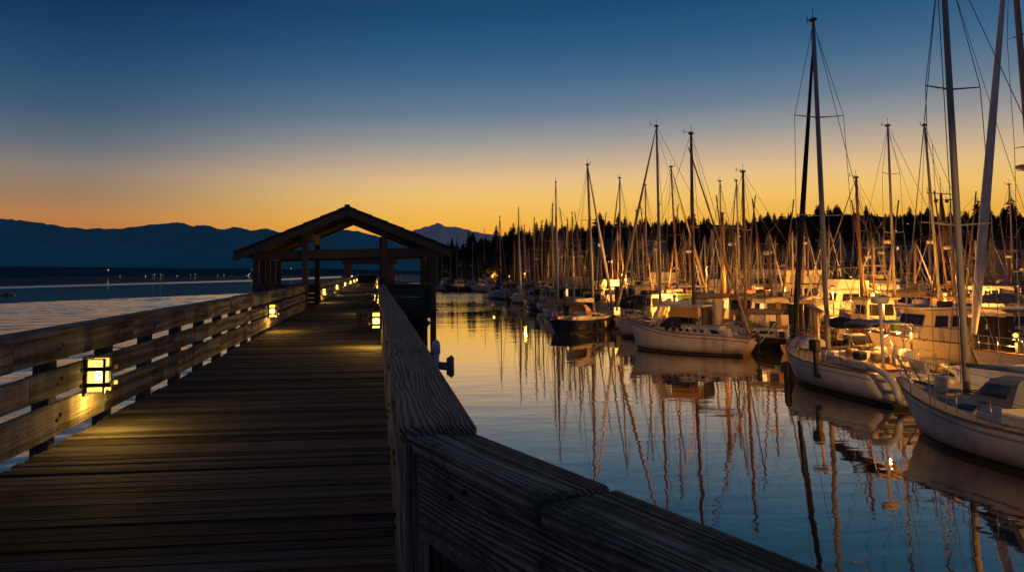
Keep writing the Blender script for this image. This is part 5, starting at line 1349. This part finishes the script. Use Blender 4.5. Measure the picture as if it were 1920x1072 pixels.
# 3 -- middle: white motor sailer with blue dodger and orange lit hard top
HDm = 137.0; dm = Vector((math.cos(R(HDm)), math.sin(R(HDm)), 0))
bm_ = on_y(1204, 598, 45.0); st_ = on_y(1388, 637, 39.9)
Lm = 7.7; cm = (bm_ + st_) / 2
t = place('motor_sailer', 'white motor sailer with a high bow, blue dodger and hard top over its wheelhouse', 'sailing boat', cm.x, cm.y, HDm)
h = Hull(Lm, 2.9, 1.15, 1.85, 1.0, .75, .75, .70, .45, 2.8); h.make('white', t, n=22, m=9, rub='teak', sheerline='redstripe')
zd = 1.17
T = (-2.75, 2.3, 1.9, 1.3, zd - .12, .52, .62, .55, .7, .18); trunk(*T).build('cabin', M['white'], t)
for sd in (1, -1):
    for k in range(6): side_window(T, -1.35 + k * .5, -1.1 + k * .5, .38, .70, sd).build('window', M['glass'], t)
    side_window(T, -2.35, -1.8, .3, .75, sd).build('window', M['glass'], t)
# wheelhouse windscreen, hard top
mb = MB(); mb.loft([[(2.25, -.7, zd + .35), (2.25, .7, zd + .35), (2.1, .7, zd + .4), (2.1, -.7, zd + .4)], [(1.65, -.66, zd + 1.55), (1.65, .66, zd + 1.55), (1.55, .66, zd + 1.55), (1.55, -.66, zd + 1.55)]], close=True, caps=True, smooth=False); mb.build('windscreen_frame', M['white'], t)
for y0, y1 in ((-.6, -.05), (.05, .6)):
    f = lambda u, y: Vector((2.27 - .6 * u, y, zd + .36 + 1.19 * u)); q = [f(.15, y0), f(.15, y1), f(.9, y1), f(.9, y0)]
    MB().loft([q, [p - Vector((.05, 0, 0)) for p in q]], close=True, caps=True, smooth=False).build('window', M['glass'], t)
for sd in (1, -1):
    MB().loft([[(1.95, sd * .72, zd + .5), (1.55, sd * .7, zd + 1.55), (1.45, sd * .7, zd + 1.55), (1.75, sd * .72, zd + .5)], [(1.95, sd * .75, zd + .5), (1.55, sd * .73, zd + 1.55), (1.45, sd * .73, zd + 1.55), (1.75, sd * .75, zd + .5)]], close=True, caps=True, smooth=False).build('windscreen_post', M['white'], t)
    MB().tube([(-.9, sd * .8, zd + .3), (-.95, sd * .8, zd + 1.58)], .03, 6).build('top_post', M['steel'], t)
    MB().box((-.85, sd * .8 - .012, zd + .95), (.85, sd * .8 + .012, zd + 1.56)).build('side_curtain', M['amber'] if sd > 0 else M['tan'], t)
mb = MB(); mb.box((-1.2, -.95, zd + 1.57), (1.75, .95, zd + 1.66), .04); mb.build('hard_top', M['white'], t)
MB().box((-1.17, -.86, zd + .5), (-1.08, .86, zd + 1.56), .02).build('aft_curtain', M['blackcanvas'], t)
dodger(t, 1.45, 2.05, zd + .33, 1.35, .78, 'navy', 1, win=False)
top = on_y(1300.5, 250, cm.y + dm.y * .1); lt = to_local(t, top); lt.x = -.35
rig(t, h, (-.35, 0, zd + .5), Vector((-.35, max(-.6, min(.6, lt.y)), lt.z)), Lm / 2 - .1, -Lm / 2 + .1, (.5, ), None, 'tan', 2.4, 'sparwood', .11, zfoot=1.55)
MB().tube([(-.35, 0, lt.z * .93), (-3.55, 0, 1.25)], [.035, .07], 7).build('furled_sail', M['tan'], t)
pulpit(h, t, .84, .62, .018, 'steel', True, nst=5)
outboard(t, (-3.95, -.3, .8), .9)
anc = MB(); anc.beam((-3.7, .2, 1.05), (-4.1, .2, 1.3), .12, .1); anc.build('stern_roller', M['iron'], t)

# added boat lamps and an unseen floodlight mast, put in to light the hulls
def added_boat_lamp(label, loc, energy, rgb=SOD):  # lamps added aboard to give the lit boats a source
    t = thing('added_boat_lamp', label, 'lamp', loc)
    MB().tube([(0, 0, .09), (0, 0, .22)], .012, 5).build('added_lamp_hook', M['iron'], t); MB().tube([(0, 0, .06), (0, 0, .1)], [.1, .03], 10).build('added_lamp_shade', M['iron'], t)
    MB().ball((0, 0, 0), .06, 10, 6).build('bulb', M['sodium'], t); lamp('sodium_light', (0, 0, -.1), energy, rgb, .08, t); return t  # bulb and light of the added boat lamp
pc = c2 - d2 * 2.4; added_boat_lamp('added warm lamp hung under the grey bimini of the yacht with the stepped stern', (pc.x + .2, pc.y, 2.55), 420)
added_boat_lamp('added warm lamp hung under the hard top of the motor sailer', (cm.x + dm.x * .4, cm.y + dm.y * .4, 2.45), 110)
pc = c3 - d3 * 1.4; added_boat_lamp('added lamp glowing behind the grey dodger of the foreground sloop', (pc.x + 1.9, pc.y + 1.2, 1.75), 160)
fm = thing('added_floodlight_mast', 'unseen added mast with two fill floodlights aimed over the berths', 'added light mast', (12.0, -16.0, 0))  # added behind the camera as warm fill on the hulls facing it
MB().tube([(0, 0, -3), (0, 0, 10.6)], [.16, .09], 10).build('pole', M['iron'], fm)
for k, (tx, ty, tz, en, ang) in enumerate(((19, 33, -2.6, 11000, 20), (21.5, 60, -3.5, 21000, 17))):
    d = (Vector((tx, ty, tz)) - Vector((12 + (k - .5) * .8, -16, 10.5))).normalized()
    MB().obox(Vector(((k - .5) * .8, 0, 10.5)) - d * .16, d, d.cross(Vector((0, 0, 1))).normalized(), d.cross(Vector((0, 0, 1))).normalized().cross(d), .12, .24, .18, .02).build('floodlight', M['iron'], fm)  # housing of the added fill floodlight
    l = bpy.data.lights.new('added_fill_beam', 'SPOT'); l.energy = en; l.color = (1.0, .53, .17); l.spot_size = R(ang); l.spot_blend = .75; l.shadow_soft_size = .25
    o = bpy.data.objects.new('added_fill_beam', l); col.objects.link(o); o.parent = fm; o.location = Vector(((k - .5) * .8, 0, 10.5)) + d * .05
    o.rotation_euler = d.to_track_quat('-Z', 'Y').to_euler()

def mooring(label, a, b, sag=.25):
    a, b = Vector(a), Vector(b); pts = []
    for i in range(9):
        u = i / 8; p = a.lerp(b, u); p.z -= sag * 4 * u * (1 - u); pts.append(p)
    t = thing('mooring_line', label, 'rope', a); MB().tube([p - a for p in pts], .016, 5).build('rope', M['whitecanvas'], t); return t
# ------------------------------------------------------------------ front row, receding to the left
sailboat('dark grey yacht end-on at the far left end of the moored row', 937, 407, 939, 530, 130, -78, 9.0, hull='greyhull', jib=None, boom='blackcanvas', dodg='blackcanvas', wr=.02, spread=())
sailboat('white yacht seen bow-on, second from the far left end of the front row', 972, 391, 973.5, 535, 112, -96, 8.6, hull='white', boom='whitecanvas', dodg=None, jib=('whitecanvas', .1), wr=.018)
sailboat('cream yacht bow-on with a thin mast, third from the far end of the front row', 1001.5, 411, 1002, 547, 98, -92, 8.2, hull='offwhite', boom='tan', dodg='tan', jib=None, wr=.016)
sailboat('small white yacht under a cream tent cover, left of the blue hulled yacht', 1042, 342, 1043.5, 545, 74, -101, 8.4, hull='white', jib=('whitecanvas', .09), boom='tan', tent='tan', dodg=None, wr=.015, spread=(.4,))
sailboat('blue black hulled yacht with a pale dodger and thick leaning furled sail', 1101.5, 309, 1112, 562, 60.0, 42, 8.6, hull='navyhull', jib=('whitecanvas', .13), boom='whitecanvas', dodg='tan', wr=.014, r=.12, spread=(.62,), rub='buff')
sailboat('slim white sloop with twin masts close together behind the tent covered yacht', 1035.5, 385, 1037, 545, 86, -95, 8.0, hull='white', boom='blue', dodg='blue', wr=.016, jib=None)
sailboat('white yacht with blue sail cover left of the cream bow-on yacht', 983, 424, 984, 540, 120, -88, 7.5, hull='white', boom='blue', dodg=None, jib=('blue', .09), wr=.018)
sailboat('short masted grey sloop between the cream yacht and the tent covered yacht', 1016, 416, 1016.5, 545, 100, -80, 7.4, hull='greyhull', boom='navy', dodg='navy', wr=.018, jib=None)
sailboat('white sloop with bare stick mast behind the left dark piles', 1064, 413, 1065, 540, 95, 88, 8.0, boom='greencanvas', dodg='greencanvas', wr=.018)
sailboat('white sloop with the taller of two thin masts above the dark piles', 1073, 400, 1074, 540, 108, 92, 8.0, boom='navy', dodg='navy', jib=None, wr=.018)
sailboat('white yacht with a tall bare dark topped mast left of the globe lamp', 1162, 334, 1163, 540, 69, 95, 9.6, boom='navy', dodg='navy', jib=('navy', .08), wr=.014)
sailboat('cream sloop with a short mast right of the globe lamp', 1193, 395, 1195, 535, 100, 86, 8.2, hull='offwhite', boom='tan', dodg='tan', jib=None, wr=.016)
sailboat('white yacht whose slim mast stands just left of the tallest middle mast', 1210, 347, 1212.5, 545, 72, 92, 9.4, boom='whitecanvas', dodg='navy', jib=None, wr=.014, spread=(.5,))
sailboat('tall masted white yacht with a furled sail and a long white boom cover', 1231, 237, 1238, 547, 52, 168, 10.4, boom='whitecanvas', dodg='navy', jib=('tan', .115), wr=.014, r=.10, spread=(.58,), rub='teak', mfrac=.33)
sailboat('green hulled ketch with a leaning furled sail right of the tallest middle mast', 1258, 313, 1270, 535, 61, 20, 9.8, hull='greenhull', boom='greencanvas', dodg='greencanvas', jib=('tan', .10), wr=.014, spread=(.52,), mast='sparwood')
sailboat('black hulled sloop with a teak deck right of the motor sailer', 1393, 322, 1398, 617, 44.6, 128, 9.4, hull='blackhull', rub='teak', boom='tan', dodg=None, jib=None, wr=.013, r=.105, mast='sparwood', fbs=(.8, 1.1, .85), mfrac=.36)
sailboat('white yacht with a thin mast and brown cover behind the motor sailer', 1350, 340, 1353, 545, 70, 90, 9.0, boom='tan', dodg='tan', jib=None, wr=.014)
sailboat('old wooden gaffer with a short thick varnished mast', 1354, 400, 1358, 560, 58, 100, 8.4, hull='greenhull', boom='tan', dodg=None, jib=None, wr=.014, r=.17, mast='sparwood', spread=())
sailboat('white yacht with a leaning thin mast right of the thick varnished mast', 1380.5, 339, 1388, 545, 66, 84, 9.0, boom='navy', dodg='navy', jib=('navy', .08), wr=.014)
sailboat('white yacht with a pale awning over its boom and an orange lit mast', 1605, 333, 1616, 552, 46.5, 176, 9.2, boom='whitecanvas', tent='whitecanvas', dodg=None, jib=('greycanvas', .06), wr=.013, r=.11, mast='sparwood', mfrac=.44)
sailboat('white ketch with a slender mast carrying a furled bundle near the top', 1664.5, 236, 1677, 545, 44.8, 100, 10.6, boom='tan', dodg='navy', jib=None, wr=.013, r=.085, spread=(.45, .75), radar=True)
sailboat('white yacht with a leaning dark mast left of the white foreground mast', 1733.5, 235, 1761, 552, 44.0, 82, 10.6, boom='navy', dodg='navy', jib=None, wr=.013, r=.09, spread=(.5,), radar=True)
sailboat('white yacht moored at the far right with a mast before the ochre house', 1892, 346, 1901, 530, 66, 95, 9.6, boom='navy', dodg='navy', jib=None, wr=.014, spread=(.55,))
sailboat('small white sloop with a short dark mast behind the tall white mast', 1782, 375, 1786, 540, 68, 92, 8.4, boom='blue', dodg='blue', jib=None, wr=.014)
# the large yacht at the right edge: its pale furled sail leans across the picture
Yx = 27.6
sailboat('large white yacht at the right edge with a thick pale leaning furled sail', 1893, -150, 1958, 620, Yx, 178, 11.0, boom='navy', dodg='navy', jib=('whitecanvas', .165), wr=.012, r=.13, spread=(.46, .72), mfrac=.30, near=True, fbs=(1.1, 1.6, 1.05), radar=True)
# covered gear on deck beyond the foreground boom
p = on_y(1868, 690, 25.0)
t = place('small_sailboat', 'low white day boat under a crumpled white tarpaulin beyond the foreground boom', 'sailing boat', p.x + .4, 24.6, 176)
h = Hull(6.0, 2.2, .8, 1.0, .75, .5, .3); h.make('white', t, n=12, m=6, rub='teak')
mb = MB(); r_ = random.Random(4); secs = []
for i in range(9):
    u = i / 8; x = -2.6 + 5.0 * u
    secs.append([Vector((x, 1.05 * c * (1 - .5 * max(0, u - .6)), .86 + (.55 + r_.uniform(-.1, .1)) * (1 - abs(c) ** 1.6))) for c in (-1, -.7, -.35, 0, .35, .7, 1)])
mb.loft(secs, smooth=False).build('tarpaulin', M['whitecanvas'], t)
# ------------------------------------------------------------------ work boats and cruisers
p = on_y(1742, 640, 34.6)
tw, hw = cruiser('old wooden cruiser with an orange lit cream wheelhouse of many windows', p.x + 1.2, 34.8, 177, 8.6, 3.0, hull='offwhite', house='offwhite', roof='whitecanvas', rub='rubber', fb=1.15, bow=1.75, househ=1.75, hx=(-.14, .26), name='wooden_cruiser')
p = on_y(1700, 560, 49.0)
cruiser('cream cabin cruiser with a broad flat roof behind the grey bimini', p.x, 49.4, 174, 9.5, hull='offwhite', house='buff', roof='offwhite', fb=1.2, bow=2.0, househ=2.1, canvas='tan')
p = on_y(1450, 545, 52.0)
cruiser('white fishing launch with a raked deckhouse left of the black furled sail', p.x + .5, 52.0, 172, 9.0, hull='white', house='white', roof='whitecanvas', fb=1.3, bow=2.1, househ=1.8, hx=(.0, .26))
p = on_y(1590, 530, 60)
cruiser('tall cruiser with a navy awning over its flying bridge', p.x, 60, 176, 10.5, hull='white', house='white', fly=True, canvas='navy', fb=1.3, bow=2.1, househ=1.9)
p = on_y(1428, 510, 95)
cruiser('distant white motor yacht with a high bridge and radar arch', p.x, 95, 176, 15, 4.8, fly=True, arch=True, fb=2.0, bow=3.2, househ=2.2, hx=(-.2, .2), roof='white')
p = on_y(1490, 510, 86)
cruiser('cruiser with a long pale yellow roof right of the distant motor yacht', p.x, 86, 180, 12, 4.2, house='offwhite', roof='buff', fb=1.6, bow=2.6, househ=3.2, hx=(-.26, .2), mastz=10.5)
p = on_y(1246, 515, 84)
cruiser('white cruiser with a tall deckhouse between the two tall middle masts', p.x, 84, 178, 11, fb=1.6, bow=2.4, househ=2.3, fly=True, arch=True)
p = on_y(1125, 522, 92)
cruiser('boat with a long white roof left of the bright globe lamp', p.x, 92, 184, 11.5, 4.0, house='whitecanvas', roof='white', fb=1.3, bow=1.9, househ=2.3, hx=(-.38, .26))
p = on_y(1310, 548, 57.5)
cruiser('dark green hulled work boat behind the orange hard top', p.x, 59.0, 170, 9.5, hull='greenhull', house='greencanvas', roof='tan', fb=1.5, bow=2.2, househ=1.4, mastz=8.0, mast='sparwood', tag_='work boat', name='work_boat')
p = on_y(1425, 550, 60)
cruiser('green cabined work boat with buff roof below the distant motor yacht', p.x, 62.0, 174, 9.5, hull='greenhull', house='buff', roof='orange', fb=1.4, bow=2.2, househ=1.7, lit=True, tag_='work boat', name='work_boat')
p = on_y(1880, 600, 37.0)
ci, hi_ = cruiser('white cruiser carrying an inflatable boat behind the pale capped piles', p.x + 1.4, 36.8, 178, 9.5, 3.2, house='buff', roof='offwhite', fb=1.1, bow=1.8, househ=1.55, hx=(-.2, .28))
q = on_y(1866, 556, 36.6); overturned_dinghy('upturned buff inflatable boat carried high above the pale capped piles', q.x, 36.6, 3.02, 188, 2.6, 1.3, .5, 'tan')
p = on_y(1950, 545, 46)
cruiser('pink lit trawler yacht whose high bow enters at the right edge', p.x + 4.2, 47, 182, 13, 4.2, hull='white', fb=1.8, bow=3.5, househ=2.2, mastz=10)
p = on_y(1655, 530, 66)
cruiser('grey cruiser under a dark roof behind the fishing gantry', p.x, 66, 178, 11, hull='greyhull', house='greyhull', roof='navy', fb=1.5, bow=2.4, househ=2.4, fly=False, mastz=8)
p = on_y(1845, 525, 60)
cruiser('white workboat with stacked life raft canisters behind the tall leaning sail', p.x, 60, 182, 10, fb=1.3, bow=2.2, househ=2.1, hx=(-.2, .2), roof='navy', canvas='navy')
p = on_y(748, 524, 118)
cruiser('small pale cabin boat seen beyond the pavilion posts', p.x, 118, 86, 6.5, fb=1.0, bow=1.5, househ=2.4)
# fishing troller with ladder gantry
Yg = 51.0; p = on_y(1716, 545, Yg)
tg, hg = cruiser('fishing boat with a tall ladder gantry bristling with antennas', p.x, Yg + .4, 92, 11.5, 3.8, hull='greyhull', house='offwhite', roof='offwhite', fb=1.4, bow=2.6, househ=2.3, hx=(-.02, .24), tag_='fishing boat', name='fishing_boat')
ap = to_local(tg, on_y(1711, 408, Yg)); la = to_local(tg, on_y(1686, 575, Yg)); lb = to_local(tg, on_y(1753, 560, Yg))
for o_, nm in ((la, 1), (lb, -1)):
    foot = Vector((-3.2, o_.y, 1.4)); apx = Vector((-3.2, ap.y, ap.z))
    mb = MB(); mb.tube([foot, apx], .09, 8); dx = Vector((0, -.42 * nm * -1 if False else (.34 if nm < 0 else -.34), 0)); mb.tube([foot + dx, apx + dx * .25], .06, 7)
    for k in range(14): u = .06 + .9 * k / 13; mb.tube([foot.lerp(apx, u), (foot + dx).lerp(apx + dx * .25, u)], .022, 5)
    mb.build('gantry_leg', M['sparwood'], tg)
tp_ = to_local(tg, on_y(1711, 369, Yg)); x_ = -3.2
g = MB(); g.tube([(x_, ap.y, ap.z - .4), (x_, ap.y, tp_.z)], [.2, .07], 8); g.build('gantry_head', M['iron'], tg)
g = MB(); g.tube([(x_, ap.y - 1.1, tp_.z - .12), (x_, ap.y + 1.1, tp_.z - .02)], .035, 6); g.tube([(x_, ap.y + .55, tp_.z - .5), (x_, ap.y - .55, tp_.z - .5)], .03, 6); g.build('antenna_yard', M['iron'], tg)
for yy, hh in ((1.1, .5), (.9, 1.0), (-1.05, .35), (0, 1.2), (.45, 3.6), (-.5, .3)): MB().tube([(x_, ap.y + yy * .98, tp_.z - .1), (x_, ap.y + yy, tp_.z - .1 + hh)], .018, 5).build('antenna', M['iron'], tg)
for yy in (-.45, .45): MB().ball((x_, ap.y + yy, tp_.z - .62), .13, 8, 5).build('floodlight', M['iron'], tg)
# small tenders
def tender(label, cx, cy, heading, L=2.8, W=1.3, mat='white', z=0.0, tilt=0):
    t = place('rowing_boat', label, 'dinghy', cx, cy, heading); t.location.z = z; t.rotation_euler = (R(tilt), 0, R(heading))
    h = Hull(L, W, .45, .62, .46, .35, .05, .8, .45, 2.4, bot=-.15); h.make(mat, t, n=12, m=6, rub='buff', stripe=None)
    MB().box((-.25, -W * .42, .38), (.02, W * .42, .42)).build('thwart', M['teak'], t)
    return t
p = on_z(1188, 611, 0); tender('pale grey rowing dinghy floating left of the motor sailer', p.x, p.y, -30, 3.2, 1.5, 'greyhull')
p = on_y(1192, 560, 61.5); tender('dark tender hanging on its side between the thick piles and the tall yacht', p.x, 61.5, 175, 3.2, 1.5, 'blackhull', 1.9, 62)
for k, (px, row, Y, hd, mt, lab) in enumerate(((1500, 600, 41, 30, 'buff', 'buff rowing dinghy tied behind the cluster of black piles'), (1262, 575, 50, 160, 'offwhite', 'cream dinghy tied astern of the tall masted yacht'), (1630, 575, 41.6, 170, 'white', 'white dinghy at the near dock under the pale awning'))):
    p = on_z(px, row + 60, 0); tender(lab, p.x, Y, hd, 2.8, 1.3, mt)

# ------------------------------------------------------------------ back rows: packed berths
FR = 'yachts packed in the back rows'
rb = random.Random(21); taken = []
def filler(px, Y, toprow):
    hd = rb.choice((90, -90, 88, -86, 94))
    lab = 'yacht with a bare mast packed among many others in the back rows of the marina'
    return sailboat(lab, px, toprow, px + rb.uniform(-1, 5), 540, Y, hd, rb.uniform(7.5, 9.5), hull=rb.choice(('white', 'white', 'offwhite', 'navyhull', 'greyhull', 'redhull')), rub=None, boom=rb.choice(('navy', 'tan', 'blue', 'whitecanvas', 'greencanvas')), dodg=rb.choice(('navy', 'tan', 'whitecanvas')),
                    jib=rb.choice((None, ('whitecanvas', .08))), wr=.016, rails=Y < 85, group=FR, spread=(.5,), mast=rb.choice(('alu', 'alu', 'sparwood')), r=.09)
for Y, pxs, lo_, hi2 in ((64, (1235, 1300, 1420, 1480, 1535, 1640, 1725, 1820, 1872), 428, 462), (73, (1105, 1180, 1285, 1335, 1405, 1462, 1523, 1575, 1630, 1690, 1740, 1805, 1855), 430, 462),
                         (88, (1090, 1150, 1205, 1275, 1322, 1372, 1440, 1500, 1560, 1650, 1715, 1765), 425, 470), (101, (1050, 1120, 1175, 1225, 1262, 1312, 1340, 1390, 1415, 1475, 1515, 1585), 432, 472),
                         (126, (1000, 1028, 1058, 1085, 1130, 1168, 1216, 1252, 1294, 1330, 1365, 1400), 436, 476), (146, (962, 990, 1020, 1046, 1070, 1112, 1142, 1190, 1240), 438, 478)):
    for px in pxs: filler(px + rb.uniform(-9, 9), Y + rb.uniform(-2, 2), rb.uniform(lo_, hi2))
rc = random.Random(9)
for k, (px, Y) in enumerate(((1085, 72), (1145, 83), (1215, 66), (1360, 76), (1510, 67), (1545, 74), (1700, 75), (1790, 76), (1830, 69), (1280, 92), (1345, 98), (1580, 92), (1640, 84), (1185, 114), (1440, 112), (1055, 115), (1895, 62))):
    p = on_y(px, 530, Y)
    cruiser('cabin cruiser half hidden among the masts of the back rows', p.x, Y, rc.choice((180, 176, 92, -88, 4)), rc.uniform(8, 11), house=rc.choice(('white', 'offwhite', 'buff', 'greyhull', 'teak')), roof=rc.choice(('greycanvas', 'offwhite', 'navy', 'tan')), hull=rc.choice(('white', 'greenhull', 'navyhull', 'greyhull', 'blackhull')),
            fb=1.3, bow=2.1, househ=rc.uniform(1.7, 2.3), fly=rc.random() < .4, arch=rc.random() < .4, canvas=rc.choice((None, 'navy', 'tan', 'whitecanvas')), lit=rc.random() < .35, mastz=rc.choice((None, 7.5, 9)), booms=rc.choice((False, 1.5, 2.5)), mast='sparwood', group='cabin cruisers of the back rows')
# unlit boats beyond the breakwater
for k, (px, top, Y) in enumerate(((820, 470, 222), (829, 474, 226), (845, 471, 230), (857, 447, 224), (886, 452, 228), (908, 430, 232), (866, 488, 236), (897, 486, 240))):
    sailboat('unlit yacht moored beyond the dark rock breakwater', px, top, px, 525, Y, rb.choice((5, 175, 178)), rb.uniform(9, 11), hull=rb.choice(('white', 'greyhull')), rub=None, boom='navy', dodg='navy', jib=None, wr=.02, rails=False, group='unlit yachts beyond the breakwater', spread=())

# ------------------------------------------------------------------ gear standing on the docks
def crab_pot(label, x, y, z, r=.5, hh=.36, group='crab pots stacked on the docks'):
    t = thing('crab_pot', label, 'crab pot', (x, y, z), 0, group)
    f = MB()
    for zz in (.02, hh): f.tube([(r * math.cos(2 * PI * k / 14), r * math.sin(2 * PI * k / 14), zz) for k in range(15)], .018, 5, caps=False)
    for k in range(8): f.tube([(r * math.cos(2 * PI * k / 8), r * math.sin(2 * PI * k / 8), .02), (r * math.cos(2 * PI * k / 8), r * math.sin(2 * PI * k / 8), hh)], .014, 4)
    f.build('frame', M['iron'], t)
    n = MB()
    for k in range(18):
        a = 2 * PI * k / 18; n.tube([(r * .98 * math.cos(a), r * .98 * math.sin(a), .03), (r * .98 * math.cos(a + .35), r * .98 * math.sin(a + .35), hh)], .008, 3, caps=False); n.tube([(0, 0, hh + .0), (r * math.cos(a), r * math.sin(a), hh)], .007, 3, caps=False)
    n.build('netting', M['orange'], t); MB().ball((.1, .05, .15), .12, 8, 5).build('buoy', M['orange'], t); return t
cp0 = None; rcp = random.Random(12)
for (x0, y0, nx, hts) in ((29.5, 54.6, 5, (3, 4, 3, 2, 3)), (24.6, 77.6, 4, (4, 3, 4, 2)), (37.0, 54.7, 4, (2, 3, 3, 2)), (24.8, 39.5, 2, (2, 3))):
    for i in range(nx):
        for k in range(hts[i]):
            loc = (x0 + i * 1.08 + rcp.uniform(-.06, .06), y0 + rcp.uniform(-.08, .08), .545 + k * .385)
            if cp0 is None: cp0 = crab_pot('round crab pot with orange netting in a stack on a dock', *loc)
            else: dup(cp0, loc, rcp.uniform(0, 3))
def dock_box(x, y, z, m_, label): 
    t = thing('dock_box', label, 'box', (x, y, z), R(rcp.uniform(-6, 6)))
    MB().box((-.55, -.3, 0), (.55, .3, .52), .03).build('body', M[m_], t); MB().loft([[(-.58, -.33, .523), (-.58, .33, .523), (-.58, .3, .62), (-.58, -.3, .57)], [(.58, -.33, .523), (.58, .33, .523), (.58, .3, .62), (.58, -.3, .57)]], close=True, caps=True, smooth=False).build('lid', M['white'], t)
dock_box(27.8, 39.9, .545, 'white', 'white dock box with a sloped lid behind the black piles cluster'); dock_box(22.3, 54.6, .545, 'offwhite', 'cream dock box behind the motor sailer'); dock_box(31, 39.5, .545, 'greyhull', 'grey dock box near the cream wheelhouse cruiser')
dock_box(26.3, 77.4, .545, 'white', 'white dock box below the bright globe lamp'); dock_box(35.6, 54.7, .545, 'buff', 'buff dock box beside stacked crab pots')
mooring('pale mooring line from the stepped stern yacht bow down to the water', c2 + d2 * 3.5 + Vector((-.5, 0, 1.45)), c2 + d2 * 3.2 + Vector((-1.6, .6, -.1)), .05)
mooring('mooring line from the stepped stern yacht to the cruiser beside it', c2 + d2 * 1.0 + Vector((1.7, 0, 1.1)), (24.2, 33.4, 1.2)); mooring('mooring line from the foreground sloop towards the black fender yacht', c3 + d3 * 3.2 + Vector((.4, 0, 1.3)), c2 - d2 * 3.4 + Vector((.9, 0, 1.15)))
mooring('mooring line from the motor sailer bow to the dock behind', (bm_.x, bm_.y, 1.7), (21.2, 54.0, .6), .5); mooring('mooring line from the motor sailer stern to the black hulled sloop', (st_.x, st_.y, 1.0), (st_.x + 1.4, st_.y + 3.0, .9), .1)

for k, (px, Y, hd, hl, hs, rf, mz, lab) in enumerate(((1455, 47, 95, 'greenhull', 'offwhite', 'tan', 7.6, 'stubby troller with raised poles left of the black furled sail'), (1240, 57.5, 86, 'navyhull', 'buff', 'navy', 8.2, 'navy hulled troller tucked behind the tall masted white yacht'), (1385, 52, 92, 'blackhull', 'offwhite', 'greycanvas', 8.4, 'black hulled troller behind the teak decked sloop'),
        (1648, 43.6, 88, 'redhull', 'offwhite', 'tan', 7.2, 'red hulled troller left of the cream wheelhouse cruiser'), (1800, 43.5, 94, 'greenhull', 'buff', 'tan', 7.8, 'green hulled troller behind the pale capped piles'), (1110, 70, 88, 'blackhull', 'buff', 'navy', 8.6, 'black hulled troller behind the blue hulled yacht'))):
    p = on_y(px, 545, Y)
    cruiser(lab, p.x, Y, hd, 8.6, 2.9, hull=hl, house=hs, roof=rf, fb=1.1, bow=1.9, househ=1.9, hx=(-.02, .24), mastz=mz, booms=2.2, mast='sparwood', tag_='fishing boat', name='fishing_boat', lit=k % 2 == 0)

for k, (px, Y) in enumerate(((836, 190), (862, 186), (884, 189), (905, 183), (922, 176), (1008, 92), (1026, 88), (1052, 81), (1074, 80), (990, 118), (956, 126), (1018, 108), (1090, 77))):
    p = on_y(px, 540, Y)
    cruiser('low dark cabin boat in the row receding towards the breakwater', p.x, Y, rc.choice((95, 88, -85, 100)) if k > 4 else rc.choice((170, 8, 185)), rc.uniform(7, 9.5), hull=rc.choice(('greyhull', 'white', 'navyhull', 'blackhull')), house=rc.choice(('offwhite', 'greyhull', 'white')), roof=rc.choice(('greycanvas', 'navy', 'tan')), fb=1.1, bow=1.8, househ=rc.uniform(1.5, 2.0), canvas=rc.choice((None, 'navy', 'tan')), mastz=rc.choice((None, 6.5, 8)), mast='sparwood', group='low cabin boats of the receding row')

# ------------------------------------------------------------------ evening haze
hz = MB().box((-16000, -900, -60), (16000, 19500, 1900)).build('haze', None)
m = bpy.data.materials.new('evening_haze'); m.use_nodes = True; nt = m.node_tree; nt.nodes.clear()
o_ = N(nt, 'ShaderNodeOutputMaterial'); pvn = N(nt, 'ShaderNodeVolumePrincipled'); pvn.inputs['Density'].default_value = 1.1e-5; pvn.inputs['Color'].default_value = (.8, .86, .95, 1); pvn.inputs['Anisotropy'].default_value = 0.2
nt.links.new(pvn.outputs[0], o_.inputs['Volume']); hz.data.materials.append(m); struct(hz, 'thin blue evening haze softening the far mountains', 'haze', 'stuff')
